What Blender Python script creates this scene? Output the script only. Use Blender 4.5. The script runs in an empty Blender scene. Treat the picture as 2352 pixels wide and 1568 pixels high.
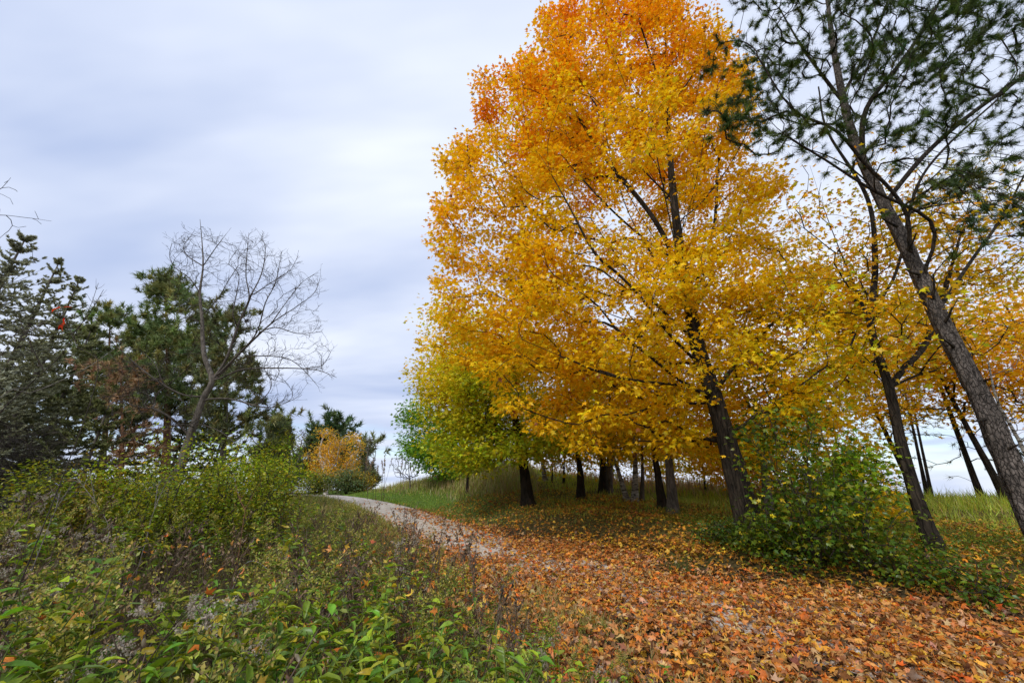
import bpy, math
import numpy as np
rng = np.random.default_rng(11)
R = math.radians
scene = bpy.context.scene
col = scene.collection

# ------------------------------------------------------------------ camera
PITCH = R(21.6); CZ = 1.6; F = 918.75
cam = bpy.data.cameras.new('camera'); camo = bpy.data.objects.new('camera', cam); col.objects.link(camo)
camo.location = (0, 0, CZ); camo.rotation_euler = (math.pi/2 + PITCH, 0, 0)
cam.lens = 14.0625; cam.sensor_width = 36; cam.clip_start = 0.05; cam.clip_end = 6000
scene.camera = camo
cP, sP = math.cos(PITCH), math.sin(PITCH)

def ray(u, v):
    x = (u-1176)/F; y = -(v-784)/F
    return np.array([x, cP - y*sP, sP + y*cP])
def at(u, v, Y):
    d = ray(u, v); return np.array([0, 0, CZ]) + d*(Y/d[1])
def proj(p):
    p = np.atleast_2d(p); q = p - np.array([0, 0, CZ])
    z = q[:, 1]*cP + q[:, 2]*sP; y = -q[:, 1]*sP + q[:, 2]*cP
    z = np.where(z < .01, .01, z)
    return 1176 + F*q[:, 0]/z, 784 - F*y/z
def inpoly(u, v, poly):
    c = np.zeros(len(u), bool); n = len(poly)
    for i in range(n):
        x1, y1 = poly[i]; x2, y2 = poly[(i+1) % n]
        if y1 == y2: continue
        k = (y1 > v) != (y2 > v)
        c ^= k & (u < (x2-x1)*(v-y1)/(y2-y1) + x1)
    return c

# ------------------------------------------------------------------ terrain
ctrl = np.array([(13, -4), (9.2, .6), (6.3, 3.6), (5.0, 4.8), (3.88, 5.87), (2.65, 7.0), (1.07, 9.2), (-1.35, 13.1), (-4.0, 18.7), (-9.35, 28.5), (-20.3, 44.7), (-31, 58), (-45, 74)], float)
def catmull(P, n=12):
    out = []
    Q = np.vstack([2*P[0]-P[1], P, 2*P[-1]-P[-2]])
    for i in range(1, len(Q)-2):
        for t in np.linspace(0, 1, n, endpoint=False):
            a, b, c, d = Q[i-1], Q[i], Q[i+1], Q[i+2]
            out.append(.5*(2*b + (c-a)*t + (2*a-5*b+4*c-d)*t*t + (3*b-a-3*c+d)*t**3))
    out.append(P[-1]); return np.array(out)
PATH = catmull(ctrl, 8)
def sdist(x, y):
    x = np.asarray(x, float); y = np.asarray(y, float)
    best = np.full(x.shape, 1e9); sg = np.ones(x.shape)
    for i in range(len(PATH)-1):
        a = PATH[i]; b = PATH[i+1]; e = b-a; L2 = e@e
        t = np.clip(((x-a[0])*e[0] + (y-a[1])*e[1])/L2, 0, 1)
        dx = x-a[0]-t*e[0]; dy = y-a[1]-t*e[1]; d = dx*dx+dy*dy
        m = d < best
        best = np.where(m, d, best); sg = np.where(m, np.where(e[0]*dy-e[1]*dx > 0, -1., 1.), sg)
    return np.sqrt(best)*sg
def pch(x, xp, fp):
    xp = np.asarray(xp, float); fp = np.asarray(fp, float)
    d = np.diff(fp)/np.diff(xp); m = np.zeros(len(xp)); m[0] = 0; m[-1] = d[-1]
    for i in range(1, len(xp)-1):
        m[i] = 0 if d[i-1]*d[i] <= 0 else 2*d[i-1]*d[i]/(d[i-1]+d[i])
    x = np.clip(x, xp[0], xp[-1]); k = np.clip(np.searchsorted(xp, x)-1, 0, len(xp)-2)
    h = xp[k+1]-xp[k]; t = (x-xp[k])/h
    return (2*t**3-3*t*t+1)*fp[k] + (t**3-2*t*t+t)*h*m[k] + (-2*t**3+3*t*t)*fp[k+1] + (t**3-t*t)*h*m[k+1]
def height(x, y):
    x = np.asarray(x, float); y = np.asarray(y, float)
    s = sdist(x, y)
    al = pch(y, [-2000, 1, 6, 46, 62, 130, 300, 2000], [-.1, 0, .15, 2.12, 2.25, .6, -4, -12])
    bk = pch(s, [-400, -60, -14, -1.8, 1.7, 4, 8, 15, 26, 60, 400], [-6, -2.0, -.25, 0, 0, .45, .62, .88, .4, -2.2, -9])
    w = np.exp(-np.clip((np.abs(s)-1.5), 0, 9)*.8)
    n = .05*np.sin(x*1.3+y*.7)+.04*np.sin(x*.6-y*1.7+2)+.03*np.sin(x*2.9+1.1*y)
    md = 1.5*np.exp(-((x+1.)/6.5)**2-((y-34)/9.)**2)*np.clip((s-2.4)/3.5, 0, 1)
    return al + bk + md + n*(1-w)
def H(x, y): return float(height(np.array([x]), np.array([y]))[0])
def hit(u, v, tmax=90):
    d = ray(u, v); t = np.linspace(1.5, tmax, 6000); p = np.array([0, 0, CZ])[None] + d[None]*t[:, None]
    k = np.argmax(p[:, 2] < height(p[:, 0], p[:, 1])); 
    return p[k] if k else p[-1]

# ------------------------------------------------------------------ materials
def new_mat(name):
    m = bpy.data.materials.new(name); m.use_nodes = True; nt = m.node_tree; nt.nodes.clear()
    return m, nt, nt.nodes.new('ShaderNodeOutputMaterial')
def leaf_mat(name, trans=.42, gloss=.06, rough=.4, tint=(1.05, 1.0, .7)):
    m, nt, out = new_mat(name); N = nt.nodes; L = nt.links
    a = N.new('ShaderNodeAttribute'); a.attribute_name = 'Col'
    d = N.new('ShaderNodeBsdfDiffuse'); t = N.new('ShaderNodeBsdfTranslucent'); g = N.new('ShaderNodeBsdfGlossy')
    g.inputs['Roughness'].default_value = rough; g.inputs['Color'].default_value = (.8, .85, .9, 1)
    mu = N.new('ShaderNodeMix'); mu.data_type = 'RGBA'; mu.blend_type = 'MULTIPLY'; mu.inputs[0].default_value = 1
    mu.inputs[7].default_value = (*tint, 1)
    m1 = N.new('ShaderNodeMixShader'); m1.inputs[0].default_value = trans
    m2 = N.new('ShaderNodeMixShader'); m2.inputs[0].default_value = gloss
    tc = N.new('ShaderNodeTexCoord'); nz = N.new('ShaderNodeTexNoise'); nz.inputs['Scale'].default_value = 38; nz.inputs['Detail'].default_value = 3; L.new(tc.outputs['Object'], nz.inputs['Vector'])
    rp = N.new('ShaderNodeValToRGB'); e = rp.color_ramp.elements; e[0].position = .3; e[0].color = (.52, .40, .30, 1); e[1].position = .72; e[1].color = (1.25, 1.22, 1.15, 1)
    k = e.new(.42); k.color = (.96, .94, .92, 1)
    L.new(nz.outputs['Fac'], rp.inputs[0]); bl = N.new('ShaderNodeMix'); bl.data_type = 'RGBA'; bl.blend_type = 'MULTIPLY'; bl.inputs[0].default_value = .9; L.new(a.outputs['Color'], bl.inputs[6]); L.new(rp.outputs[0], bl.inputs[7])
    L.new(bl.outputs[2], d.inputs['Color']); L.new(bl.outputs[2], mu.inputs[6]); L.new(mu.outputs[2], t.inputs['Color'])
    L.new(d.outputs[0], m1.inputs[1]); L.new(t.outputs[0], m1.inputs[2])
    L.new(m1.outputs[0], m2.inputs[1]); L.new(g.outputs[0], m2.inputs[2]); L.new(m2.outputs[0], out.inputs[0])
    return m
def bark_mat(name, c1, c2, scale=14, zs=.22, bump=.5, spots=None, plates=0):
    m, nt, out = new_mat(name); N = nt.nodes; L = nt.links
    tc = N.new('ShaderNodeTexCoord'); mp = N.new('ShaderNodeMapping'); mp.inputs['Scale'].default_value = (1, 1, zs)
    L.new(tc.outputs['Object'], mp.inputs[0])
    n = N.new('ShaderNodeTexNoise'); n.inputs['Scale'].default_value = scale; n.inputs['Detail'].default_value = 6; n.inputs['Roughness'].default_value = .65
    L.new(mp.outputs[0], n.inputs['Vector'])
    n2 = N.new('ShaderNodeTexNoise'); n2.inputs['Scale'].default_value = 2.2; n2.inputs['Detail'].default_value = 3
    L.new(tc.outputs['Object'], n2.inputs['Vector'])
    r = N.new('ShaderNodeValToRGB'); r.color_ramp.elements[0].position = .36; r.color_ramp.elements[1].position = .64
    r.color_ramp.elements[0].color = (*c1, 1); r.color_ramp.elements[1].color = (*c2, 1)
    L.new(n.outputs['Fac'], r.inputs[0])
    mx = N.new('ShaderNodeMix'); mx.data_type = 'RGBA'; mx.blend_type = 'MULTIPLY'
    r2 = N.new('ShaderNodeValToRGB'); r2.color_ramp.elements[0].position = .3; r2.color_ramp.elements[1].position = .7
    r2.color_ramp.elements[0].color = (.5, .5, .48, 1); r2.color_ramp.elements[1].color = (1, 1, 1, 1)
    mx.inputs[0].default_value = 1
    L.new(n2.outputs['Fac'], r2.inputs[0]); L.new(r.outputs[0], mx.inputs[6]); L.new(r2.outputs[0], mx.inputs[7])
    last = mx.outputs[2]
    if spots:
        mp2 = N.new('ShaderNodeMapping'); mp2.inputs['Scale'].default_value = (1, 1, 6); L.new(tc.outputs['Object'], mp2.inputs[0])
        n3 = N.new('ShaderNodeTexNoise'); n3.inputs['Scale'].default_value = 2.6; n3.inputs['Detail'].default_value = 3; L.new(mp2.outputs[0], n3.inputs['Vector'])
        r3 = N.new('ShaderNodeValToRGB'); r3.color_ramp.elements[0].position = .52; r3.color_ramp.elements[1].position = .58
        L.new(n3.outputs['Fac'], r3.inputs[0])
        m3 = N.new('ShaderNodeMix'); m3.data_type = 'RGBA'; L.new(r3.outputs[0], m3.inputs[0]); L.new(last, m3.inputs[6]); m3.inputs[7].default_value = (*spots, 1)
        last = m3.outputs[2]
    b = N.new('ShaderNodeBsdfPrincipled'); b.inputs['Roughness'].default_value = .9; b.inputs['Specular IOR Level'].default_value = .2
    bp = N.new('ShaderNodeBump'); bp.inputs['Strength'].default_value = bump; bp.inputs['Distance'].default_value = .03
    hgt = n.outputs['Fac']
    if plates:
        wv = N.new('ShaderNodeVectorMath'); wv.operation = 'ADD'; wn = N.new('ShaderNodeVectorMath'); wn.operation = 'SCALE'; wn.inputs['Scale'].default_value = .12
        L.new(n2.outputs['Color'], wn.inputs[0]); L.new(mp.outputs[0], wv.inputs[0]); L.new(wn.outputs[0], wv.inputs[1])
        v = N.new('ShaderNodeTexVoronoi'); v.feature = 'DISTANCE_TO_EDGE'; v.inputs['Scale'].default_value = plates; L.new(wv.outputs[0], v.inputs['Vector'])
        rv = N.new('ShaderNodeValToRGB'); rv.color_ramp.elements[0].position = .0; rv.color_ramp.elements[1].position = .11
        rv.color_ramp.elements[0].color = (.22, .2, .18, 1); rv.color_ramp.elements[1].color = (1, 1, 1, 1); L.new(v.outputs['Distance'], rv.inputs[0])
        mv = N.new('ShaderNodeMix'); mv.data_type = 'RGBA'; mv.blend_type = 'MULTIPLY'; mv.inputs[0].default_value = .5; L.new(last, mv.inputs[6]); L.new(rv.outputs[0], mv.inputs[7]); last = mv.outputs[2]
        ad = N.new('ShaderNodeMath'); ad.operation = 'ADD'; L.new(n.outputs['Fac'], ad.inputs[0]); L.new(rv.outputs[0], ad.inputs[1]); hgt = ad.outputs[0]
    L.new(hgt, bp.inputs['Height']); L.new(bp.outputs[0], b.inputs['Normal'])
    L.new(last, b.inputs['Base Color']); L.new(b.outputs[0], out.inputs[0])
    return m
M = dict(
    leaf=leaf_mat('autumn_leaf', .45, .015), green=leaf_mat('green_leaf', .36, .022, .35, (1.2, 1.15, .5)),
    needle=leaf_mat('needle', .2, .012, .45, (1.1, 1, .6)), litter=leaf_mat('litter_leaf', .15, .025, .45, (1, 1, 1)),
    grass=leaf_mat('grass_blade', .35, .03, .5, (1, 1, .7)), fluff=leaf_mat('seed_fluff', .4, 0., .6, (1, 1, 1)),
    bark_dark=bark_mat('dark_maple_bark', (.014, .011, .008), (.062, .048, .034), 18, .12, .9, None, 12),
    bark_pine=bark_mat('grey_pine_bark', (.05, .042, .036), (.20, .17, .148), 22, .4, 1., None, 24),
    bark_grey=bark_mat('grey_bark', (.07, .06, .05), (.20, .175, .15), 18, .25, .5),
    bark_birch=bark_mat('birch_bark', (.24, .22, .19), (.50, .48, .44), 7, 2.2, .25, (.045, .04, .035)),
    bark_white=bark_mat('white_birch_bark', (.50, .47, .43), (.80, .78, .74), 5, 2.5, .15, (.12, .11, .10)),
    bark_rust=bark_mat('rusty_bark', (.10, .05, .025), (.27, .14, .075), 14, .3, .6),
    twig=bark_mat('dark_twig', (.035, .028, .022), (.075, .06, .048), 30, .5, .2),
    twig_grey=bark_mat('grey_twig', (.13, .115, .10), (.30, .27, .25), 30, .5, .2),
    cane=bark_mat('pale_cane', (.20, .19, .23), (.42, .40, .47), 30, .5, .1),
    twig_mid=bark_mat('brown_twig', (.06, .05, .042), (.15, .13, .11), 30, .5, .2),
    stem_green=bark_mat('green_stem', (.09, .13, .03), (.20, .24, .06), 30, .4, .1),
    stem_brown=bark_mat('brown_stem', (.06, .042, .03), (.17, .125, .09), 30, .4, .1),
)

# ------------------------------------------------------------------ mesh building
class MB:
    def __init__(s): s.V = []; s.T = []; s.C = []; s.n = 0
    def add(s, v, t, c):
        v = np.asarray(v, np.float32).reshape(-1, 3)
        if not len(v): return
        c = np.broadcast_to(np.asarray(c, np.float32), (len(v), 3))
        s.V.append(v); s.T.append(np.asarray(t, np.int32).reshape(-1, 3)+s.n); s.C.append(c); s.n += len(v)
    def build(s, name, mat, parent=None, origin=(0, 0, 0), smooth=False):
        me = bpy.data.meshes.new(name)
        if s.n:
            V = np.concatenate(s.V)-np.asarray(origin, np.float32); T = np.concatenate(s.T); C = np.concatenate(s.C)
            me.vertices.add(len(V)); me.vertices.foreach_set('co', V.ravel())
            me.loops.add(T.size); me.loops.foreach_set('vertex_index', T.ravel())
            me.polygons.add(len(T)); me.polygons.foreach_set('loop_start', np.arange(0, T.size, 3, dtype=np.int32))
            ca = me.color_attributes.new('Col', 'FLOAT_COLOR', 'POINT')
            ca.data.foreach_set('color', np.concatenate([C, np.ones((len(C), 1), np.float32)], 1).ravel())
            if smooth: me.polygons.foreach_set('use_smooth', np.ones(len(T), bool))
            me.update(calc_edges=True)
        me.materials.append(mat)
        o = bpy.data.objects.new(name, me); col.objects.link(o)
        if parent is not None: o.parent = parent
        return o
def tag(o, label=None, cat=None, group=None, kind=None):
    if label: o['label'] = label
    if cat: o['category'] = cat
    if group: o['group'] = group
    if kind: o['kind'] = kind
    return o
def thing(name, label, cat, loc, group=None):
    o = bpy.data.objects.new(name, None); col.objects.link(o); o.location = tuple(float(a) for a in loc)
    o.empty_display_size = .1
    return tag(o, label, cat, group)
def unit(v):
    v = np.asarray(v, float); return v/np.maximum(np.linalg.norm(v, axis=-1, keepdims=True), 1e-9)
def rdir(n): return unit(rng.normal(size=(n, 3)))

MAPLE = (np.array([(0, 0, 0), (.26, -.06, -.06), (.19, .13, 0), (.55, .40, -.10), (.21, .45, .02), (.15, .62, 0), (0, 1, -.12), (-.15, .62, 0), (-.21, .45, .02), (-.55, .40, -.10), (-.19, .13, 0), (-.26, -.06, -.06), (0, .33, .05)]),
         np.array([(12, i, (i+1) % 12) for i in range(12)]))
STAR = (np.array([(0, 0, 0), (.34, .05, -.05), (.2, .2, 0), (.55, .45, -.1), (.2, .5, 0), (0, 1, -.1), (-.2, .5, 0), (-.55, .45, -.1), (-.2, .2, 0), (-.34, .05, -.05)]),
        np.array([(0, 1, 2), (2, 3, 4), (4, 5, 6), (6, 7, 8), (8, 9, 0), (0, 2, 8), (2, 4, 6), (2, 6, 8)]))
OVATE = (np.array([(0, 0, 0), (-.19, .28, .05), (0, .3, -.03), (.19, .28, .05), (-.15, .62, -.01), (0, .64, -.09), (.15, .62, -.01), (0, 1, -.25)]),
         np.array([(0, 2, 1), (0, 3, 2), (1, 2, 5), (1, 5, 4), (2, 3, 6), (2, 6, 5), (4, 5, 7), (5, 6, 7)]))
LANCE = (OVATE[0]*np.array([.42, 1, 1]), OVATE[1])
ROUND = (OVATE[0]*np.array([1.7, 1, .8]), OVATE[1])
SMALL = (np.array([(0, 0, 0), (.28, .45, .05), (0, 1, -.1), (-.28, .45, .05)]), np.array([(0, 1, 2), (0, 2, 3)]))
NEEDLE = (np.array([(-.5, 0, 0), (.5, 0, 0), (0, 1, 0)]), np.array([(0, 1, 2)]))
GRASS = (np.array([(-.5, 0, 0), (.5, 0, 0), (-.38, .5, .05), (.38, .5, .05), (0, 1, .28)]), np.array([(0, 1, 3), (0, 3, 2), (2, 3, 4)]))

def put(mb, tpl, P, axis, normal, size, color, width=None, zs=None):
    T, F_ = tpl; P = np.asarray(P, float).reshape(-1, 3); n = len(P)
    if n == 0: return
    Y = unit(axis); Z = normal - (normal*Y).sum(1, keepdims=True)*Y; Z = unit(Z); X = np.cross(Y, Z)
    s = np.broadcast_to(np.asarray(size, float), (n,))[:, None, None]
    w = s if width is None else np.broadcast_to(np.asarray(width, float), (n,))[:, None, None]
    z = s if zs is None else np.broadcast_to(np.asarray(zs, float), (n,))[:, None, None]*s
    V = P[:, None]+X[:, None]*T[None, :, 0:1]*w+Y[:, None]*T[None, :, 1:2]*s+Z[:, None]*T[None, :, 2:3]*z
    m = len(T); idx = (F_[None]+(np.arange(n)*m)[:, None, None])
    C = np.repeat(np.broadcast_to(np.asarray(color, float), (n, 3)), m, 0)
    mb.add(V.reshape(-1, 3), idx.reshape(-1, 3), C)
def tubes(mb, p, q, rp, rq, k=5, c=(.1, .1, .1)):
    p = np.asarray(p, float).reshape(-1, 3); q = np.asarray(q, float).reshape(-1, 3); n = len(p)
    if n == 0: return
    d = unit(q-p); ref = np.where(np.abs(d[:, 2:3]) > .8, np.array([[1., .1, 0]]), np.array([[0, .1, 1.]]))
    A = unit(np.cross(d, ref)); B = np.cross(d, A)
    th = np.linspace(0, 2*np.pi, k, endpoint=False)
    ring = A[:, None]*np.cos(th)[None, :, None]+B[:, None]*np.sin(th)[None, :, None]
    rp = np.broadcast_to(np.asarray(rp, float), (n,))[:, None, None]; rq = np.broadcast_to(np.asarray(rq, float), (n,))[:, None, None]
    V = np.concatenate([p[:, None]+ring*rp, q[:, None]+ring*rq], 1)
    i = np.arange(k); j = (i+1) % k
    f = np.concatenate([np.stack([i, j, j+k], 1), np.stack([i, j+k, i+k], 1)])
    mb.add(V.reshape(-1, 3), (f[None]+(np.arange(n)*2*k)[:, None, None]).reshape(-1, 3), c)
def polytube(mb, pts, r0, r1, k=5, c=(.1, .1, .1)):
    pts = np.asarray(pts, float); r = np.linspace(r0, r1, len(pts)); tubes(mb, pts[:-1], pts[1:], r[:-1], r[1:], k, c)
def resample(P, step):
    P = np.asarray(P, float); P = catmull(P, 10) if len(P) > 2 else P
    s = np.r_[0, np.cumsum(np.linalg.norm(np.diff(P, axis=0), axis=1))]; n = max(2, int(round(s[-1]/step))+1)
    t = np.linspace(0, s[-1], n); return np.stack([np.interp(t, s, P[:, i]) for i in range(3)], 1)
def trunk_mesh(mb, P, r, k=18, flare=.35, rough=.07, seed=0):
    """one continuous tapered bole with root flare and ridged bark"""
    g = np.random.default_rng(seed); P = np.asarray(P, float); n = len(P)
    d = unit(np.gradient(P, axis=0)); A = unit(np.cross(d, np.array([[0., 1, .05]]))); B = np.cross(d, A)
    th = np.linspace(0, 2*np.pi, k, endpoint=False); s = np.r_[0, np.cumsum(np.linalg.norm(np.diff(P, axis=0), axis=1))]
    ph = g.uniform(0, 6.28, 8); a = np.zeros((n, k))
    for i, (f, w) in enumerate(((3, 1.), (5, .8), (7, .7), (9, .6))):
        a += w*np.sin(f*th[None]+ph[i]+.5*np.sin(s[:, None]*.6+ph[i+4]))
    fl = np.exp(-s/.42)
    rr = np.asarray(r)[:, None]*(1+rough*.55*a+rough*.5*g.normal(size=(n, k))+fl[:, None]*flare*(1+.5*np.sin(5*th[None]+ph[0])))
    V = P[:, None]+(A[:, None]*np.cos(th)[None, :, None]+B[:, None]*np.sin(th)[None, :, None])*rr[..., None]
    f = []
    for i in range(n-1):
        for j in range(k):
            a0 = i*k+j; a1 = i*k+(j+1) % k; f += [(a0, a1, a1+k), (a0, a1+k, a0+k)]
    mb.add(V.reshape(-1, 3), f, (.1, .1, .1))

def grow(stem, tips, alpha=.3, step=.3, up=.5, zmin=-9., r_tip=.004, expo=2.2, extra=(), jit=.05, droop=0., ext_w=0.):
    """branches every tip to the cheapest node of the growing tree (distance + path length)"""
    cap = 90000
    P = np.zeros((cap, 3)); par = np.full(cap, -1); L = np.zeros(cap); dr = np.zeros((cap, 3)); n = 0
    def chain(pts, j):
        nonlocal n
        for p in pts:
            P[n] = p; par[n] = j
            if j >= 0: v = p-P[j]; l = np.linalg.norm(v); L[n] = L[j]+l; dr[n] = v/max(l, 1e-6)
            else: dr[n] = (0, 0, 1)
            j = n; n += 1
        return j
    chain(resample(stem, step), -1); ns = n
    for e in extra:
        e = resample(e, step); j = int(np.argmin(np.linalg.norm(P[:n]-e[0], axis=1))); chain(e[1:], j)
    nl = n
    tips = np.asarray(tips, float)
    d0 = np.min(np.linalg.norm(tips[:, None]-P[None, :n], axis=2), axis=1) if len(tips) else []
    ends = []
    for i in np.argsort(d0):
        t = tips[i]; v = t-P[:n]; D = np.sqrt((v*v).sum(1)); hd = np.sqrt(v[:, 0]**2+v[:, 1]**2)
        c = D+alpha*L[:n]+up*np.maximum(0, .35*hd-v[:, 2])+np.where(P[:n, 2] < zmin, 50, 0)
        j = int(np.argmin(c)); D = D[j]
        if D < .03: ends.append(j); continue
        dv = v[j]/D; m = P[j]+.5*D*unit(.45*dr[j]+.55*dv+np.array([0, 0, .12-droop]))
        k = max(1, int(math.ceil(D/step))); tt = (np.arange(1, k+1)/k)[:, None]
        pts = (1-tt)**2*P[j]+2*tt*(1-tt)*m+tt*tt*t
        if k > 1: pts[:-1] += rng.normal(size=(k-1, 3))*jit*step
        ends.append(chain(pts, j))
    cnt = np.zeros(n); cnt[ends] += 1; cnt[ns:nl] += ext_w
    for i in range(n-1, 0, -1):
        if cnt[i] == 0: cnt[i] = .5
        if par[i] >= 0: cnt[par[i]] += cnt[i]
    r = r_tip*np.maximum(cnt, .6)**(1/expo)
    main = np.full(n, -1); best = np.zeros(n)
    for i in range(1, n):
        if cnt[i] > best[par[i]]: best[par[i]] = cnt[i]; main[par[i]] = i
    return dict(P=P[:n].copy(), par=par[:n].copy(), r=r, ns=ns, main=main, ends=np.array(ends, int), dr=dr[:n].copy())
def limbs(mb, G, skip_stem=True, stem_r=None, rmax=None, k=5):
    i = np.arange(G['ns'] if skip_stem else 1, len(G['P'])); p = G['par'][i]
    r = G['r'].copy()
    if rmax is not None: r = np.minimum(r, rmax)
    ra = np.where(G['main'][p] == i, np.minimum(r[p], r[i]*1.6), r[i]*1.15)
    big = r[i] > .02
    tubes(mb, G['P'][p[big]], G['P'][i[big]], ra[big], r[i[big]], 8)
    tubes(mb, G['P'][p[~big]], G['P'][i[~big]], ra[~big], r[i[~big]], 4)
def ell(n, ells, clump=0, cr=.8, shell=.0, poly=None, tol=0):
    """n points in a union of ellipsoids, optionally gathered into clumps"""
    out = []; tot = 0; w = np.array([e[1][0]*e[1][1]*e[1][2] for e in ells]); w = w/w.sum()
    for _ in range(60):
        m = (clump or n)*2
        k = rng.choice(len(ells), m, p=w); c = np.array([e[0] for e in ells])[k]; rr = np.array([e[1] for e in ells])[k]
        p = c+rdir(m)*(rng.uniform(shell, 1, m)**(1/3))[:, None]*rr
        if poly is not None: uu, vv = proj(p); p = p[inpoly(uu, vv, poly)]
        out.append(p); tot += len(p)
        if tot >= (clump or n): break
    p = np.concatenate(out)[:(clump or n)]
    if clump:
        k = rng.integers(0, len(p), n); p = p[k]+rng.normal(size=(n, 3))*np.array([cr, cr, cr*.5])*.6
        if poly is not None:
            uu, vv = proj(p); ok = inpoly(uu, vv, poly); p = p[ok]
    return p
def mixcol(n, cols, w=None, var=.12, bright=.15):
    cols = np.array(cols, float); k = rng.choice(len(cols), n, p=None if w is None else np.array(w)/np.sum(w))
    c = cols[k]*(1+rng.normal(size=(n, 3))*var)*(1+rng.normal(size=(n, 1))*bright)
    return np.clip(c, .002, .95)

def leaf_cloud(mb, G, per, spread, size, colfn, tpl=STAR, flat=.6, tilt=.55, hang=.35, back=.5):
    e = G['ends']; k = np.repeat(e, per); n = len(k)
    t = rng.random((n, 1))*back
    pp = G['P'][k]*(1-t)+G['P'][G['par'][k]]*t
    off = np.clip(rng.normal(size=(n, 3)), -1.7, 1.7)*spread*np.array([1, 1, flat]); P = pp+off
    ax = unit(off*np.array([1, 1, .3])+G['dr'][k]*.3*spread+rng.normal(size=(n, 3))*.4*spread-np.array([0, 0, hang*spread]))
    nr = unit(np.array([0, 0, 1.])+rng.normal(size=(n, 3))*tilt)
    sz = size*rng.uniform(.6, 1.25, n)
    put(mb, tpl, P, ax, nr, sz, colfn(P), sz*rng.uniform(.6, 1.12, n), rng.uniform(.2, 2.2, n))
    return P

def tree(name, label, cat, stem, r0, r1, G, bark, parts, group=None, k=16, flare=.35, limb_mat=None, limb_name='branches', seed=1, rough=.07, taper=.8):
    base = np.array(stem[0]); o = thing(name, label, cat, base, group)
    if stem is not None and r0:
        P = resample(stem, .25 if k > 10 else .5); s = np.linspace(0, 1, len(P))
        mb = MB(); trunk_mesh(mb, P, r0+(r1-r0)*s**taper, k, flare, rough, seed); mb.build('trunk', bark, o, base, True)
    if G is not None:
        mb = MB(); limbs(mb, G, False, rmax=r0*.45); mb.build(limb_name, limb_mat or bark, o, base, True)
    for nm, mb, mat in parts: mb.build(nm, mat, o, base)
    return o

# ------------------------------------------------------------------ ground and path
def ground():
    a = np.linspace(-1, 1, 321); X = 5*np.sinh(a*6.6)/np.sinh(1.) ; X = X*1400/X.max()*1.0
    q = np.sign(a)*np.abs(a); X = np.sinh(q*7.2)*1500/np.sinh(7.2); Yv = np.sinh(q*7.2)*1500/np.sinh(7.2)+9
    x, y = np.meshgrid(X, Yv); h = height(x.ravel(), y.ravel()); s = sdist(x.ravel(), y.ravel())
    h = h - .03*(np.abs(s) < 2.0)
    V = np.stack([x.ravel(), y.ravel(), h], 1); n = len(X)
    i, j = np.meshgrid(np.arange(n-1), np.arange(n-1)); a0 = (j*n+i).ravel()
    f = np.concatenate([np.stack([a0, a0+1, a0+n+1], 1), np.stack([a0, a0+n+1, a0+n], 1)])
    yy = y.ravel()
    lawn = np.clip((yy-16)/10, 0, 1)*np.clip((s-1.0)/.8, 0, 1)*np.clip((5.5-s)/2, 0, 1)
    bank = np.clip((s-2)/3, 0, 1)
    c = np.array([.055, .042, .025])[None]*(1-bank[:, None])+np.array([.13, .12, .03])[None]*bank[:, None]
    c = c*(1-lawn[:, None])+np.array([.085, .15, .025])[None]*lawn[:, None]
    mb = MB(); mb.add(V, f, c)
    m, nt, out = new_mat('soil_and_litter'); N = nt.nodes; L = nt.links
    at_ = N.new('ShaderNodeAttribute'); at_.attribute_name = 'Col'
    tc = N.new('ShaderNodeTexCoord'); n1 = N.new('ShaderNodeTexNoise'); n1.inputs['Scale'].default_value = 9; n1.inputs['Detail'].default_value = 8
    L.new(tc.outputs['Object'], n1.inputs['Vector'])
    r = N.new('ShaderNodeValToRGB'); r.color_ramp.elements[0].position = .35; r.color_ramp.elements[1].position = .65
    r.color_ramp.elements[0].color = (.45, .42, .35, 1); r.color_ramp.elements[1].color = (1.3, 1.25, 1.2, 1)
    L.new(n1.outputs['Fac'], r.inputs[0])
    mx = N.new('ShaderNodeMix'); mx.data_type = 'RGBA'; mx.blend_type = 'MULTIPLY'; mx.inputs[0].default_value = 1
    L.new(at_.outputs['Color'], mx.inputs[6]); L.new(r.outputs[0], mx.inputs[7])
    b = N.new('ShaderNodeBsdfPrincipled'); b.inputs['Roughness'].default_value = .95; b.inputs['Specular IOR Level'].default_value = .1
    bp = N.new('ShaderNodeBump'); bp.inputs['Distance'].default_value = .05; L.new(n1.outputs['Fac'], bp.inputs['Height']); L.new(bp.outputs[0], b.inputs['Normal'])
    L.new(mx.outputs[2], b.inputs['Base Color']); L.new(b.outputs[0], out.inputs[0])
    tag(mb.build('ground', m, smooth=True), kind='structure')
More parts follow.
